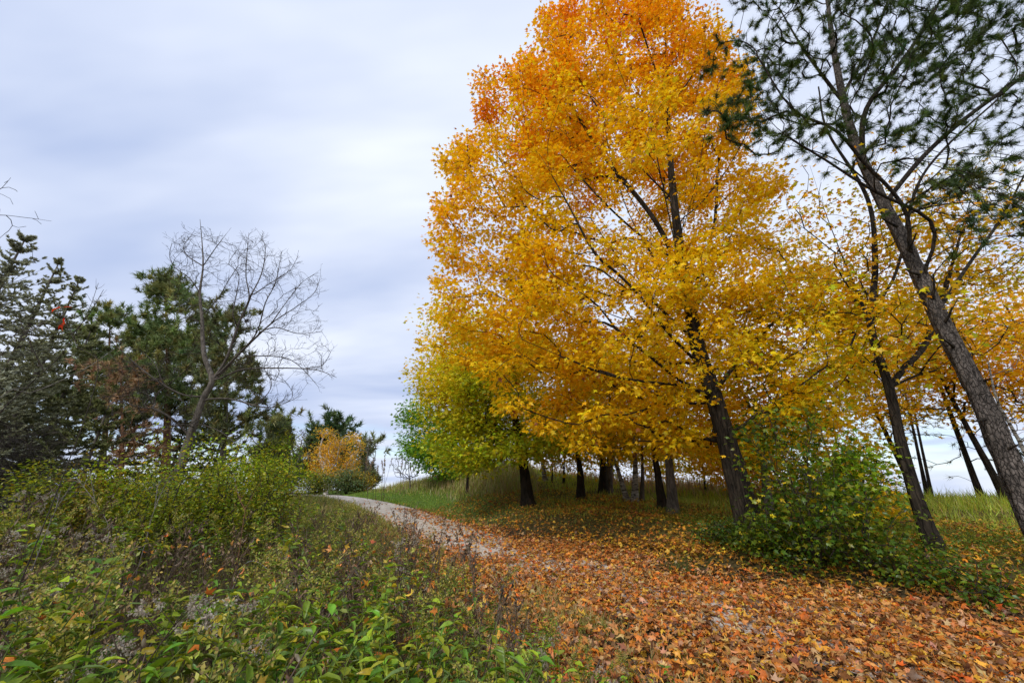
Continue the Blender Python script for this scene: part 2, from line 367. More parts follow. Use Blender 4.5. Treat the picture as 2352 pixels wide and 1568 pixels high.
def path():
    P = catmull(ctrl, 40); d = unit(np.gradient(P, axis=0)); nrm = np.stack([d[:, 1], -d[:, 0]], 1)
    ws = np.linspace(-1, 1, 17); V = []
    g = np.random.default_rng(5)
    wl = 1.45+.12*np.cumsum(g.normal(size=len(P)))/12; wl = np.clip(wl, 1.3, 1.7)
    X = P[:, None]+nrm[:, None]*(ws[None, :, None]*wl[:, None, None])
    h = height(X[..., 0].ravel(), X[..., 1].ravel()).reshape(X.shape[:2])
    e = (1-np.abs(ws)**4)*.05-.02
    e = e-.018*np.exp(-((np.abs(ws)-.52)/.16)**2)
    V = np.concatenate([X, (h+e[None])[..., None]], 2).reshape(-1, 3)
    n = len(ws); f = []
    for i in range(len(P)-1):
        a0 = i*n+np.arange(n-1); f.append(np.stack([a0, a0+1, a0+n+1], 1)); f.append(np.stack([a0, a0+n+1, a0+n], 1))
    mb = MB(); mb.add(V, np.concatenate(f), (.3, .3, .3))
    m, nt, out = new_mat('gravel'); N = nt.nodes; L = nt.links
    tc = N.new('ShaderNodeTexCoord')
    v = N.new('ShaderNodeTexVoronoi'); v.inputs['Scale'].default_value = 55; L.new(tc.outputs['Object'], v.inputs['Vector'])
    n1 = N.new('ShaderNodeTexNoise'); n1.inputs['Scale'].default_value = 2.5; n1.inputs['Detail'].default_value = 6; L.new(tc.outputs['Object'], n1.inputs['Vector'])
    r = N.new('ShaderNodeValToRGB'); r.color_ramp.elements[0].color = (.40, .345, .29, 1); r.color_ramp.elements[1].color = (.84, .78, .70, 1)
    L.new(v.outputs['Color'], r.inputs[0])
    r2 = N.new('ShaderNodeValToRGB'); r2.color_ramp.elements[0].position = .3; r2.color_ramp.elements[1].position = .7
    r2.color_ramp.elements[0].color = (.62, .58, .54, 1); r2.color_ramp.elements[1].color = (1, 1, 1, 1); L.new(n1.outputs['Fac'], r2.inputs[0])
    mx = N.new('ShaderNodeMix'); mx.data_type = 'RGBA'; mx.blend_type = 'MULTIPLY'; mx.inputs[0].default_value = 1
    L.new(r.outputs[0], mx.inputs[6]); L.new(r2.outputs[0], mx.inputs[7])
    b = N.new('ShaderNodeBsdfPrincipled'); b.inputs['Roughness'].default_value = .9; b.inputs['Specular IOR Level'].default_value = .2
    bp = N.new('ShaderNodeBump'); bp.inputs['Distance'].default_value = .012; L.new(v.outputs['Distance'], bp.inputs['Height']); L.new(bp.outputs[0], b.inputs['Normal'])
    L.new(mx.outputs[2], b.inputs['Base Color']); L.new(b.outputs[0], out.inputs[0])
    tag(mb.build('path', m, smooth=True), kind='structure')
ground(); path()

# ------------------------------------------------------------------ the big golden maple
def golden(P, z0=4.5, z1=22., lo=((.86, .60, .012), (.90, .56, .010), (.72, .62, .02)), hi=((.90, .33, .010), (.88, .24, .008), (.90, .42, .010))):
    n = len(P); f = np.clip((P[:, 2]-z0)/(z1-z0), 0, 1)
    nz = .16*np.sin(P[:, 0]*1.1+P[:, 2]*.7+P[:, 1])+.14*np.sin(P[:, 0]*2.3-P[:, 2]*1.9+1)
    k = np.clip(f**1.3+nz+rng.normal(size=n)*.13-.004*(P[:, 0]-4)**2*np.sign(P[:, 0]-4), 0, 1)[:, None]
    a = mixcol(n, lo, var=.06, bright=.10); m = mixcol(n, ((.93, .56, .010), (.94, .52, .008), (.90, .59, .014)), var=.05, bright=.10); b = mixcol(n, hi, var=.06, bright=.10)
    c = np.where(k < .42, a+(m-a)*(k/.42), m+(b-m)*((k-.42)/.58))
    gm = np.clip((P[:, 0]-5.2)/2.5, 0, 1)*np.clip((8.5-P[:, 2])/4, 0, 1)*(.5+.5*np.sin(P[:, 0]*2+P[:, 2]*2.6)); gk = rng.random(n) < gm*.7; c[gk] = mixcol(int(gk.sum()), ((.56, .60, .02), (.68, .64, .02)))
    br = rng.random(n) < .02; c[br] = mixcol(int(br.sum()), ((.28, .12, .03),))
    return np.clip(c, .002, .92)
def big_maple():
    Y = 10.; st = [at(1728, 1232, Y), at(1700, 1130, Y), at(1665, 1000, Y), at(1630, 880, Y-.05), at(1600, 790, Y-.1), at(1575, 650, Y-.1), at(1550, 480, Y), at(1535, 300, Y), at(1530, 120, Y+.1), at(1525, 10, Y+.1)]
    st[0][2] = H(st[0][0], st[0][1])-.05
    poly = [(1310, -120), (1290, 20), (1235, 30), (1195, 140), (1160, 160), (1095, 180), (1090, 250), (1110, 300), (1060, 320), (1015, 375), (1050, 430), (1005, 465), (990, 540), (1020, 590), (1005, 640), (1035, 690), (1000, 720), (985, 790), (1050, 815), (1110, 845), (1150, 925), (1220, 970), (1310, 1005), (1420, 1030), (1520, 1050), (1640, 1075), (1700, 1060), (1760, 1090), (1830, 1040), (1930, 1000), (2000, 900), (2010, 800), (2080, 690), (2060, 640), (1930, 620), (1870, 520), (1800, 430), (1760, 330), (1730, 250), (1725, 140), (1670, 70), (1640, 0), (1650, -120)]
    ells = [((4.3, 11.0, 10.8), (6.9, 4.3, 8.4)), ((4.2, 10.8, 16.5), (4.8, 3.6, 6.5)), ((5.2, 11.0, 5.4), (6.6, 4.2, 3.6)), ((7.6, 10.4, 4.6), (2.6, 2.4, 2.2)), ((3.0, 9.0, 5.9), (3.2, 2.4, 2.2)), (tuple(at(1130, 590, 9.8)), (1.7, 1.6, 1.6)), (tuple(at(1250, 600, 10.5)), (1.7, 1.8, 1.6))]
    tips = ell(3300, ells, clump=1100, cr=.5, poly=poly, shell=.12)
    tips = tips[(tips[:, 1] > 8.9) | (rng.random(len(tips)) < .4)]
    fringe = np.array([at(a+18+rng.normal()*7, b_+6+rng.normal()*7, 10.4+rng.normal()*.6) for a, b_ in poly for _ in range(5) if b_ > 0 and a < 1400]); tips = np.concatenate([tips, fringe])
    uu, vv = proj(tips); hide = inpoly(uu, vv, [(1555, 760), (1660, 760), (1715, 950), (1790, 1150), (1630, 1150), (1600, 950)]) & (tips[:, 1] < 10.5); tips = tips[~hide | (rng.random(len(tips)) < .1)]
    # fringe sprays that make the outline
    ex = [[at(1655, 915, Y), at(1580, 885, 9.6), at(1480, 808, 9.2), at(1420, 760, 9), at(1365, 695, 8.8), at(1270, 630, 8.6)],
          [at(1580, 885, 9.6), at(1500, 878, 9.3), at(1400, 862, 8.8), at(1290, 818, 8.4), at(1200, 780, 8.2)],
          [at(1615, 845, Y), at(1540, 770, 9.4), at(1470, 680, 9), at(1415, 625, 8.8), at(1365, 580, 8.7), at(1305, 470, 8.7), at(1255, 380, 8.8)],
          [at(1605, 800, Y), at(1570, 700, 9.6), at(1500, 590, 9.3), at(1440, 480, 9.2), at(1400, 350, 9.2)],
          [at(1590, 760, Y), at(1600, 650, 10.3), at(1640, 520, 10.6), at(1650, 380, 10.8), at(1670, 250, 11)],
          [at(1640, 900, Y), at(1720, 800, 10.4), at(1800, 720, 10.6), at(1880, 670, 10.8)],
          [at(1680, 1000, Y), at(1740, 950, 9.7), at(1830, 890, 9.5), at(1900, 840, 9.4)],
          [at(1570, 640, Y), at(1500, 500, 10.2), at(1380, 350, 10.4), at(1300, 220, 10.5)]]
    tl = resample(st, .3)
    for i in range(20):
        j = int(len(tl)*(.24+.5*i/20)); p0 = tl[j]; a = R((200, 250, 290, 330, 225)[i % 5]+rng.normal()*14); Lh = (4.4-2.6*(i/20))*rng.uniform(.8, 1.1)
        e = p0+np.array([math.cos(a)*Lh, math.sin(a)*Lh*.55-.2, Lh*rng.uniform(.9, 1.5)]); ex.append([p0, p0+(e-p0)*np.array([.3, .3, .2]), p0+(e-p0)*np.array([.65, .65, .55]), e])
    G = grow(st, tips, alpha=.32, step=.33, up=.55, zmin=2.6, r_tip=.0048, expo=2.3, extra=ex)
    mb = MB(); leaf_cloud(mb, G, 45, .22, .138, golden, STAR, .6, .6, .45, 1.0)
    tree('maple_tree', 'large golden orange maple with a dark leaning trunk, biggest tree beside the path', 'tree', st, .285, .015, G, M['bark_dark'], [('crown', mb, M['leaf'])], k=26, seed=3, flare=.45, taper=.6)
big_maple()

# ------------------------------------------------------------------ other broadleaf trees on the bank
def ydecid(name, label, stem, r0, ells, ntip, per, size, colfn, bark=None, group=None, clump=0, cr=.6, poly=None, spread=.3, zmin=1.5, extra=(), tpl=STAR, cat='tree', taper=.8, step=.45, seed=1, mat='leaf', r_tip=.005, k=12, limb_mat=None, rtop=None):
    tips = ell(ntip, ells, clump=clump, cr=cr, poly=poly)
    G = grow(stem, tips, alpha=.35, step=step, up=.5, zmin=stem[0][2]+zmin, r_tip=r_tip, extra=extra)
    mb = MB(); leaf_cloud(mb, G, per, spread, size, colfn, tpl, .6, .55, .4, 1.)
    return tree(name, label, cat, stem, r0, rtop or r0*.2, G, bark or M['bark_dark'], [('crown', mb, M[mat])], group, k=k, seed=seed, limb_mat=limb_mat, taper=taper)
def based(u, v, Y=None):
    p = hit(u, v)
    if Y is not None and abs(p[1]-Y) > .01:
        q = at(u, v, Y); p = np.array([q[0], Y, 0])
    p[2] = H(p[0], p[1])-.05; return p
def g0(u, v, Y):
    p = at(u, v, Y); return np.array([p[0], Y, H(p[0], Y)-.05])
def col_yg(zg, zy):
    def f(P):
        n = len(P); k = np.clip((P[:, 2]-zg)/(zy-zg)+.25*np.sin(P[:, 0]*1.3+P[:, 2])+rng.normal(size=n)*.18, 0, 1)[:, None]
        g = mixcol(n, ((.42, .48, .02), (.54, .53, .02), (.32, .40, .02))); y = mixcol(n, ((.90, .64, .014), (.78, .66, .02), (.92, .58, .014)))
        return g+(y-g)*k
    return f
def col_gold(P): return golden(P, 3, 18)
def col_of(cols, w=None, var=.1, bright=.15): return lambda P: mixcol(len(P), cols, w, var, bright)
ORANGE = col_of(((.92, .54, .016), (.90, .46, .016), (.88, .60, .02)))
YELLOW = col_of(((.80, .58, .018), (.88, .54, .014), (.62, .56, .025)))

b = based(1212, 1160)
print('second maple', b)
ydecid('maple_tree', 'yellow green maple at the left end of the grove, leaves turning from green to gold', [b, at(1205, 1090, b[1]), at(1190, 1000, b[1]), at(1170, 880, b[1]), at(1165, 760, b[1])], .27,
       [((at(1120, 920, b[1])), (5.2, 4.5, 4.6)), ((at(1120, 790, b[1])), (3.6, 3.4, 3.2)), (at(1150, 1010, b[1]), (5.4, 4.5, 2.8))], 1050, 44, .175, col_yg(4.6, 9.2), clump=75, cr=1.25,
       poly=[(1010, 690), (960, 740), (985, 800), (940, 850), (950, 930), (965, 1010), (1010, 1070), (1080, 1090), (1170, 1060), (1330, 1030), (1330, 700)], spread=.42, zmin=2.0, seed=5,
       extra=[[at(1205, 1060, b[1]), at(1150, 1075, b[1]-.6), at(1090, 1085, b[1]-1)], [at(1203, 1070, b[1]), at(1180, 1010, b[1]-.5), at(1130, 970, b[1]-1)], [at(1200, 1050, b[1]), at(1250, 1010, b[1]), at(1300, 960, b[1])]])
b = g0(1085, 1130, 31.)
print('green maple', b)
ydecid('maple_tree', 'dark green maple still in summer leaf, leftmost tree of the grove', [b, at(1075, 1090, b[1]), at(1040, 1000, b[1]), at(1020, 920, b[1])], .22,
       [(at(1030, 985, b[1]), (3.8, 3.5, 4.4)), (at(1000, 1040, b[1]), (3.6, 3, 2.4))], 520, 40, .22, col_of(((.14, .30, .025), (.19, .35, .025), (.11, .25, .025))), clump=90, cr=1.0,
       poly=[(1000, 850), (945, 900), (925, 960), (935, 1010), (925, 1030), (960, 1060), (970, 1090), (1080, 1110), (1180, 1080), (1180, 850)], spread=.5, zmin=1.2, seed=6, mat='green')

grove = [  # base u,v ; top u,v ; radius ; bark ; crown colour ; label
    (1335, 1145, 1322, 1010, .21, 'bark_dark', YELLOW, 'short yellow maple with a stout trunk bending left between the green maples and the birches'),
    (1385, 1132, 1378, 960, .24, 'bark_dark', YELLOW, 'dark straight maple in the middle of the grove with a pale scar at its foot'),
    (1398, 1130, 1396, 980, .22, 'bark_grey', YELLOW, 'grey trunk pressed against the dark scarred maple in the middle of the grove'),
    (1441, 1150, 1385, 990, .125, 'bark_birch', YELLOW, 'white birch leaning steeply left beside the upright birch'),
    (1458, 1152, 1452, 960, .15, 'bark_birch', YELLOW, 'upright white birch with dark bands in the grove'),
    (1474, 1148, 1470, 985, .09, 'bark_grey', YELLOW, 'slender grey trunk right behind the upright white birch'),
    (1523, 1168, 1480, 940, .17, 'bark_dark', col_gold, 'dark maple trunk leaning left, left one of the pair before the golden maple'),
    (1547, 1178, 1515, 930, .20, 'bark_grey', col_gold, 'grey barked maple, right one of the pair standing before the golden maple'),
    (1252, 1105, 1232, 1010, .16, 'bark_birch', YELLOW, 'pale birch leaning left far back between the first trunks of the grove'),
    (1268, 1108, 1262, 1000, .06, 'twig', YELLOW, 'thin dark sapling far back beside the leaning pale birch'),
    (1765, 1180, 1740, 980, .14, 'bark_grey', ORANGE, 'grey trunk half hidden behind the green bush and the golden maple'),
]
for i, (u, v, u2, v2, r, bk, cf, lab) in enumerate(grove):
    b = based(u, v)
    if b[1] > 38: b = based(u, v, 34)
    tp = at(u2, v2, b[1]); thin = r < .12
    mid = .5*(b+tp)+np.array([.1, .1, 0]); top = tp+np.array([-.3, .3, 2.2])
    print('grove', i, b.round(1))
    ydecid('birch_tree' if 'birch' in bk else 'maple_tree', lab, [b, mid, tp, top], r, [(tp+np.array([0, .6, 1.6]), (2.6 if not thin else 1.4, 2.4, 2.4)), (tp+np.array([.3, .8, -.5]), (2.4 if not thin else 1.2, 2.2, 1.2))],
           170 if not thin else 60, 19, .19, cf, M[bk], None, 50 if not thin else 20, .8, None, .45, max(1.4, .75*(tp[2]-b[2])), seed=20+i, limb_mat=M['twig'] if 'birch' not in bk else M['bark_grey'])

for i, (u, v, Y, w, hh, cf, lab) in enumerate([
        (1085, 800, 25, 2.6, 2.6, YELLOW, 'taller yellow maple rising behind the yellow green maple at the left end of the grove'),
        (1290, 1010, 27, 2.6, 1.9, YELLOW, 'young yellow maple with low boughs behind the short stout maple'),
        (1400, 1020, 30, 2.8, 2.0, col_yg(2.5, 6.), 'yellow green understory maple behind the dark scarred maple'),
        (1500, 1030, 27, 2.4, 1.7, YELLOW, 'low yellow maple filling the gap behind the upright birch'),
        (1600, 1010, 22, 2.2, 1.7, col_gold, 'low golden maple between the trunk pair and the golden maple trunk'),
        (1690, 1020, 19, 1.8, 1.5, ORANGE, 'low orange maple glimpsed just left of the golden maple trunk'),
        (1830, 1000, 17, 2.2, 1.9, col_yg(2.5, 5.), 'yellow green maple close behind the green bush')]):
    t = at(u, v, Y); b = g0(u, v, Y)
    ydecid('maple_tree', lab, [b, .5*(b+t)+np.array([.1, 0, 0]), t], .08, [(t, (w, 2, hh)), (t-np.array([.3, .4, .5*hh]), (w*1.1, 2, hh*.7))], 170, 20, .19, cf, M['bark_dark'], None, 34, .8, None, .42, .9, seed=150+i, k=8)

# forked tree right of the bush
Y = 7.9; b = based(2152, 1272); Y = b[1]; print('forked', b)
st = [b, at(2120, 1190, Y), at(2075, 1040, Y), at(2045, 900, Y), at(2020, 820, Y), at(2000, 740, Y), at(2010, 600, Y+.1), at(1990, 450, Y+.3), at(1900, 300, Y+.6), at(1880, 200, Y+.7)]
ydecid('maple_tree', 'forked dark tree with thin yellow leaves between the green bush and the tall pine', st, .135,
       [(at(1950, 560, Y+.6), (2.9, 1.9, 2.5)), (at(2150, 640, Y+1.2), (3.0, 1.8, 2.6)), (at(2010, 800, Y+.3), (2.6, 1.8, 1.3)), (at(2280, 520, Y+1.2), (2.4, 1.8, 2.2))], 620, 13, .13,
       col_of(((.80, .56, .02), (.88, .54, .016), (.58, .54, .03), (.88, .44, .02))), M['bark_dark'], None, 200, .6, [(1780, 420), (1850, 300), (2000, 280), (2352, 300), (2420, 480), (2420, 800), (2100, 870), (1900, 900), (1780, 650)], .3, 2.6, seed=8, k=18,
       extra=[[at(2045, 890, Y), at(2080, 840, Y+.2), at(2120, 800, Y+.4), at(2160, 700, Y+.7), at(2200, 560, Y+1), at(2240, 420, Y+1.2)], [at(2010, 770, Y), at(1960, 650, Y+.5), at(1900, 500, Y+.9), at(1860, 380, Y+1.2)], [at(2045, 895, Y), at(2095, 865, Y+.1), at(2150, 850, Y+.2)], [at(2015, 700, Y), at(2060, 620, Y+.4), at(2090, 480, Y+.8), at(2110, 350, Y+1)]],
       limb_mat=M['bark_dark'], taper=.55, rtop=.02)
# orange maples standing behind
for i, (u, vt, Y, w, n, cf, lab) in enumerate([
        (2120, 760, 15, 3.6, 380, ORANGE, 'orange leaved maple on the rise behind the forked tree'),
        (2330, 740, 14, 3.6, 380, col_of(((.90, .52, .016), (.88, .58, .018), (.92, .46, .014))), 'golden orange maple behind the tall pine at the right edge'),
        (1960, 800, 17, 3.4, 300, YELLOW, 'yellow maple on the rise seen above the green bush')]):
    t = at(u, vt, Y); bx = t[0]+.5; b = np.array([bx, Y, H(bx, Y)-.05])
    ydecid('maple_tree', lab, [b, b+np.array([-.1, 0, 1.]), t-np.array([0, 0, 2.2]), t+np.array([0, 0, .8])], .12, [(t-np.array([0, 0, .2]), (w, 2.4, 2.0)), (t-np.array([0, 0, 1.9]), (w*.9, 2.2, 1.0)), (t-np.array([.3, .4, 3.0]), (w*.75, 2.0, .8))], int(n*1.2), 15, .17, cf, M['bark_dark'], None, 90, .8, None, .45, 1.2, seed=40+i)

# ------------------------------------------------------------------ foreground pine
def tufts(mb, P, D, n, length, width, cols, spread=1.0, jit=.25):
    """brushes of needles: n needles per tuft fanned round its direction"""
    k = len(P); Pn = np.repeat(P, n, 0); Dn = np.repeat(unit(D), n, 0)
    t = rng.random((k*n, 1)); ax = unit(Dn*(.35+.9*rng.random((k*n, 1)))+rdir(k*n)*spread)
    L = length*rng.uniform(.6, 1.15, k*n)
    put(mb, NEEDLE, Pn-Dn*t*length*.8, ax, rdir(k*n), L, np.repeat(mixcol(k, cols, None, .08, .18), n, 0)*(1+.12*rng.normal(size=(k*n, 1))), width)
def tall_pine():
    Y = 6.7
    st = [at(2400, 1245, Y-.1), at(2345, 1130, Y), at(2250, 910, Y), at(2180, 775, Y+.05), at(2125, 660, Y+.1), at(2075, 555, Y+.2), at(2020, 450, Y+.3), at(1965, 330, Y+.5), at(1935, 220, Y+.6), at(1910, 80, Y+.7), at(1895, -60, Y+.8)]
    g = st[0].copy(); g[0] += .12; g[2] = H(g[0], g[1])-.05; st = [g]+st
    A = lambda *q: [at(*p) for p in q]
    ex = [A((2120, 655, Y), (2060, 615, Y-.1), (1970, 592, Y-.3), (1880, 585, Y-.5)), A((2180, 780, Y), (2100, 772, Y-.1), (2020, 768, Y-.3)), A((2195, 810, Y), (2120, 815, Y+.1), (2060, 830, Y+.2)),
          A((2160, 730, Y), (2240, 690, Y+.2), (2352, 650, Y+.4), (2450, 610, Y+.5)), A((2215, 840, Y), (2280, 770, Y+.1), (2360, 735, Y+.2), (2440, 720, Y+.3)), A((2140, 690, Y), (2170, 620, Y+.3), (2190, 560, Y+.5)),
          A((2090, 590, Y+.1), (2085, 500, Y-.2), (2050, 440, Y-.4), (1990, 380, Y-.5), (1920, 300, Y-.7), (1820, 250, Y-.9), (1740, 130, Y-1.1)),
          A((2115, 640, Y+.1), (2145, 560, Y-.3), (2130, 500, Y-.5), (2010, 440, Y-.6), (1900, 370, Y-.7), (1780, 290, Y-.9), (1700, 180, Y-1)),
          A((2020, 450, Y+.3), (1960, 390, Y), (1880, 350, Y-.3), (1800, 330, Y-.5), (1720, 290, Y-.6), (1670, 230, Y-.7)),
          A((2030, 470, Y+.3), (2120, 360, Y+.1), (2220, 270, Y), (2330, 190, Y-.1), (2420, 120, Y-.2)), A((2075, 550, Y+.2), (2110, 420, Y), (2180, 330, Y-.2), (2290, 230, Y-.4)),
          A((2050, 500, Y+.3), (2160, 470, Y+.5), (2290, 460, Y+.8), (2400, 430, Y+1)), A((2105, 620, Y+.2), (2200, 560, Y+.5), (2320, 540, Y+.8), (2420, 560, Y+1)),
          A((1980, 370, Y+.5), (1990, 250, Y+.2), (2080, 130, Y), (2150, 20, Y-.2)), A((1940, 240, Y+.6), (1850, 120, Y+.4), (1790, 20, Y+.3)), A((1935, 220, Y+.6), (2010, 80, Y+.8), (2060, -60, Y+.9)), A((2150, 720, Y), (2230, 600, Y+.4), (2300, 500, Y+.6), (2380, 350, Y+.7))]
    poly = [(1700, -80), (1700, 60), (1650, 150), (1655, 235), (1720, 300), (1800, 310), (1900, 330), (1990, 360), (2080, 440), (2200, 470), (2260, 560), (2330, 640), (2480, 640), (2480, -80)]
    pd = []
    while sum(map(len, pd)) < 1250:
        m = 900; u = rng.uniform(1640, 2470, m); v = rng.uniform(-80, 640, m); k = inpoly(u, v, poly)
        w = np.exp(-np.clip((v-250)/190, 0, 9)-np.clip((u-2150)/260, 0, 9)*(v < 350))*1.0+.17
        k &= rng.random(m) < w
        dep = Y+.2+rng.normal(size=m)*1.15
        pd.append(np.array([at(a, b_, d) for a, b_, d in zip(u[k], v[k], dep[k])]).reshape(-1, 3))
    tips = np.concatenate(pd); cc = tips[rng.choice(len(tips), 165, replace=False)]; kk = rng.integers(0, 165, len(tips)); sel = rng.random(len(tips)) < .9; tips[sel] = (cc[kk]+rng.normal(size=tips.shape)*np.array([.34, .34, .13]))[sel]
    dd = [A((1990, 700, Y-.2))[0]]
    G = grow(st, tips, alpha=.18, step=.28, up=.3, zmin=6.7, r_tip=.005, expo=2.45, extra=ex, jit=.12)
    mb = MB(); e = G['ends']; cols = ((.045, .09, .024), (.065, .115, .026), (.09, .13, .028), (.045, .075, .03))
    tufts(mb, G['P'][e], G['dr'][e]+np.array([0, 0, .35]), 105, .155, .0085, cols, .9)
    e2 = G['par'][e]; tufts(mb, G['P'][e2]+rng.normal(size=(len(e2), 3))*.05, G['dr'][e2]+np.array([0, 0, .3]), 34, .16, .008, cols, 1.0)
    tree('pine_tree', 'tall grey barked pine leaning in from the right edge with long green needles', 'tree', st, .165, .04, G, M['bark_pine'], [('needles', mb, M['needle'])], k=30, seed=12, flare=.25, limb_mat=M['bark_dark'], rough=.13)
    o = [q for q in bpy.data.objects if q.name == 'pine_tree'][0]
    for u, v, du, dv in [(2195, 800, -26, -20), (2165, 745, 22, -40), (2140, 690, 4, -60), (2235, 880, 40, -10), (2110, 630, -30, -12), (2270, 960, -34, 8), (2085, 575, 20, -40), (2300, 1040, 40, -20), (2060, 520, -34, -18)]:
        p = at(u, v, Y+.02); e = at(u+du, v+dv, Y-.25); sb = MB(); polytube(sb, [p, .5*(p+e)+rng.normal(size=3)*.015, e], .032, .011, 7); sb.build('branch_stub', M['bark_dark'], o, o.location[:])
tall_pine()

# ------------------------------------------------------------------ conifers
def spruce(label, base, h, rad, colA, colB, dead=.3, dens=1., z0=.03, blade=.10, seed=0, name='spruce_tree', group=None, lean=(0, 0), bark='bark_grey', droop=.45, per=24, bw=.048, twl=.6):
    g = np.random.default_rng(seed); base = np.asarray(base, float)
    ax = np.array([lean[0], lean[1], h]); st = [base, base+ax*.5, base+ax]
    o = thing(name, label, 'tree', base, group)
    tm = MB(); P = resample(st, .5); s = np.linspace(0, 1, len(P)); trunk_mesh(tm, P, .02+(.018*h)*(1-s), 10, .2, .06, seed); tm.build('trunk', M[bark], o, base, True)
    br = MB(); TP = []; TD = []; TL = []; DEAD = []
    n = int(h*16*dens)
    for i in range(n):
        f = z0+(1-z0)*((i+g.random())/n)**.92; nw = max(6., h/.55); f = f*.25+.75*min(.99, (math.floor(f*nw)+.5)/nw)
        if f > .8 and g.random() < .35: continue
        L = rad*(1-f)**.85*g.uniform(.45, 1.2)+.10+.25*(1-f); az = i*2.399+g.normal()*.3
        c, s_ = math.cos(az), math.sin(az); r0 = base+ax*f; m = max(4, int(L/.28))
        t = np.linspace(0, 1, m+1)
        rise = L*(.75*f*f-droop*(1-f))
        z = rise*t-droop*.35*L*np.sin(t*math.pi)*(1-f)+.30*L*t**3
        pts = r0+np.stack([c*L*t*.96, s_*L*t*.96, z], 1)
        polytube(br, pts, .012+.006*L, .004, 4)
        isd = f < dead*g.uniform(.7, 1.15)
        d = np.gradient(pts, axis=0)
        for q in range(1, m+1):
            for sd in (-1, 1, 0):
                if sd == 0 and q < m: continue
                tl = twl*L**.5*(1-.6*t[q])*g.uniform(.4, 1.3)*.58*(1-.45*max(0., f-.6)/.4)+.05
                side = np.array([-s_, c, 0])*sd; dv = unit(unit(d[q])*.8+side*1.0+np.array([0, 0, -.25*(1-f)+.1+g.normal()*.15]))
                pos = pts[q]-d[q]*g.random(); TP.append(pos); TD.append(dv); TL.append(tl); DEAD.append(isd)
    TP = np.array(TP); TD = np.array(TD); TL = np.array(TL); DEAD = np.array(DEAD)
    tubes(br, TP, TP+TD*TL[:, None], .006, .003, 3)
    # dead lower twigs stay bare and hang
    dp = TP[DEAD]; k = 9
    dpp = np.repeat(dp, k, 0)+np.repeat(TD[DEAD]*TL[DEAD][:, None], k, 0)*rng.random((len(dp)*k, 1)); dd = unit(np.repeat(TD[DEAD], k, 0)+rdir(len(dpp))*.8-np.array([0, 0, .5]))
    tubes(br, dpp, dpp+dd*rng.uniform(.15, .5, (len(dpp), 1)), .004, .002, 3)
    br.build('branches', M['twig_mid'] if dead > .25 else M[bark], o, base)
    nb = MB(); lv = np.where(~DEAD | (rng.random(len(DEAD)) < .18))[0]
    k = np.repeat(lv, per); tt = rng.random((len(k), 1)); pos = TP[k]+TD[k]*TL[k][:, None]*tt
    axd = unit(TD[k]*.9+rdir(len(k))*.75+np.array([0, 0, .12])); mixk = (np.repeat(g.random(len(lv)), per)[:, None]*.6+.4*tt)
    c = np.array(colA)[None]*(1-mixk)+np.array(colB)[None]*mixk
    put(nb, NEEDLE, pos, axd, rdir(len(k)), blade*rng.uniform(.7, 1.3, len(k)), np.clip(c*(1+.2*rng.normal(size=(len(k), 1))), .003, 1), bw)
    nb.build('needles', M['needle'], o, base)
    return o
def spr(u, v, Y, label, rad, **kw):
    t = at(u, v, Y); b = np.array([t[0], Y, H(t[0], Y)-.05]); return spruce(label, b, t[2]-b[2], rad, **kw)
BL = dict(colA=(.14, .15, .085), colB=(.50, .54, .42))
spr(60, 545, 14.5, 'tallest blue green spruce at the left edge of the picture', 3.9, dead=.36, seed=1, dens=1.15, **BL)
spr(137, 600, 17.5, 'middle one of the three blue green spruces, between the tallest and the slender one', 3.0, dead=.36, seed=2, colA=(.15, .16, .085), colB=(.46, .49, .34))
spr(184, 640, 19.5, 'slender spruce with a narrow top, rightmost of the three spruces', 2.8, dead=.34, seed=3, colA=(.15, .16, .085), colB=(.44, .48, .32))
spr(-60, 760, 10.5, 'low blue spruce with hanging grey dead twigs cut off by the left edge', 3.4, dead=.3, seed=4, **BL)
spr(250, 930, 14, 'short shaded spruce with dead lower branches below the three spruces', 2.6, dead=.6, seed=14, colA=(.09, .12, .05), colB=(.26, .28, .11))

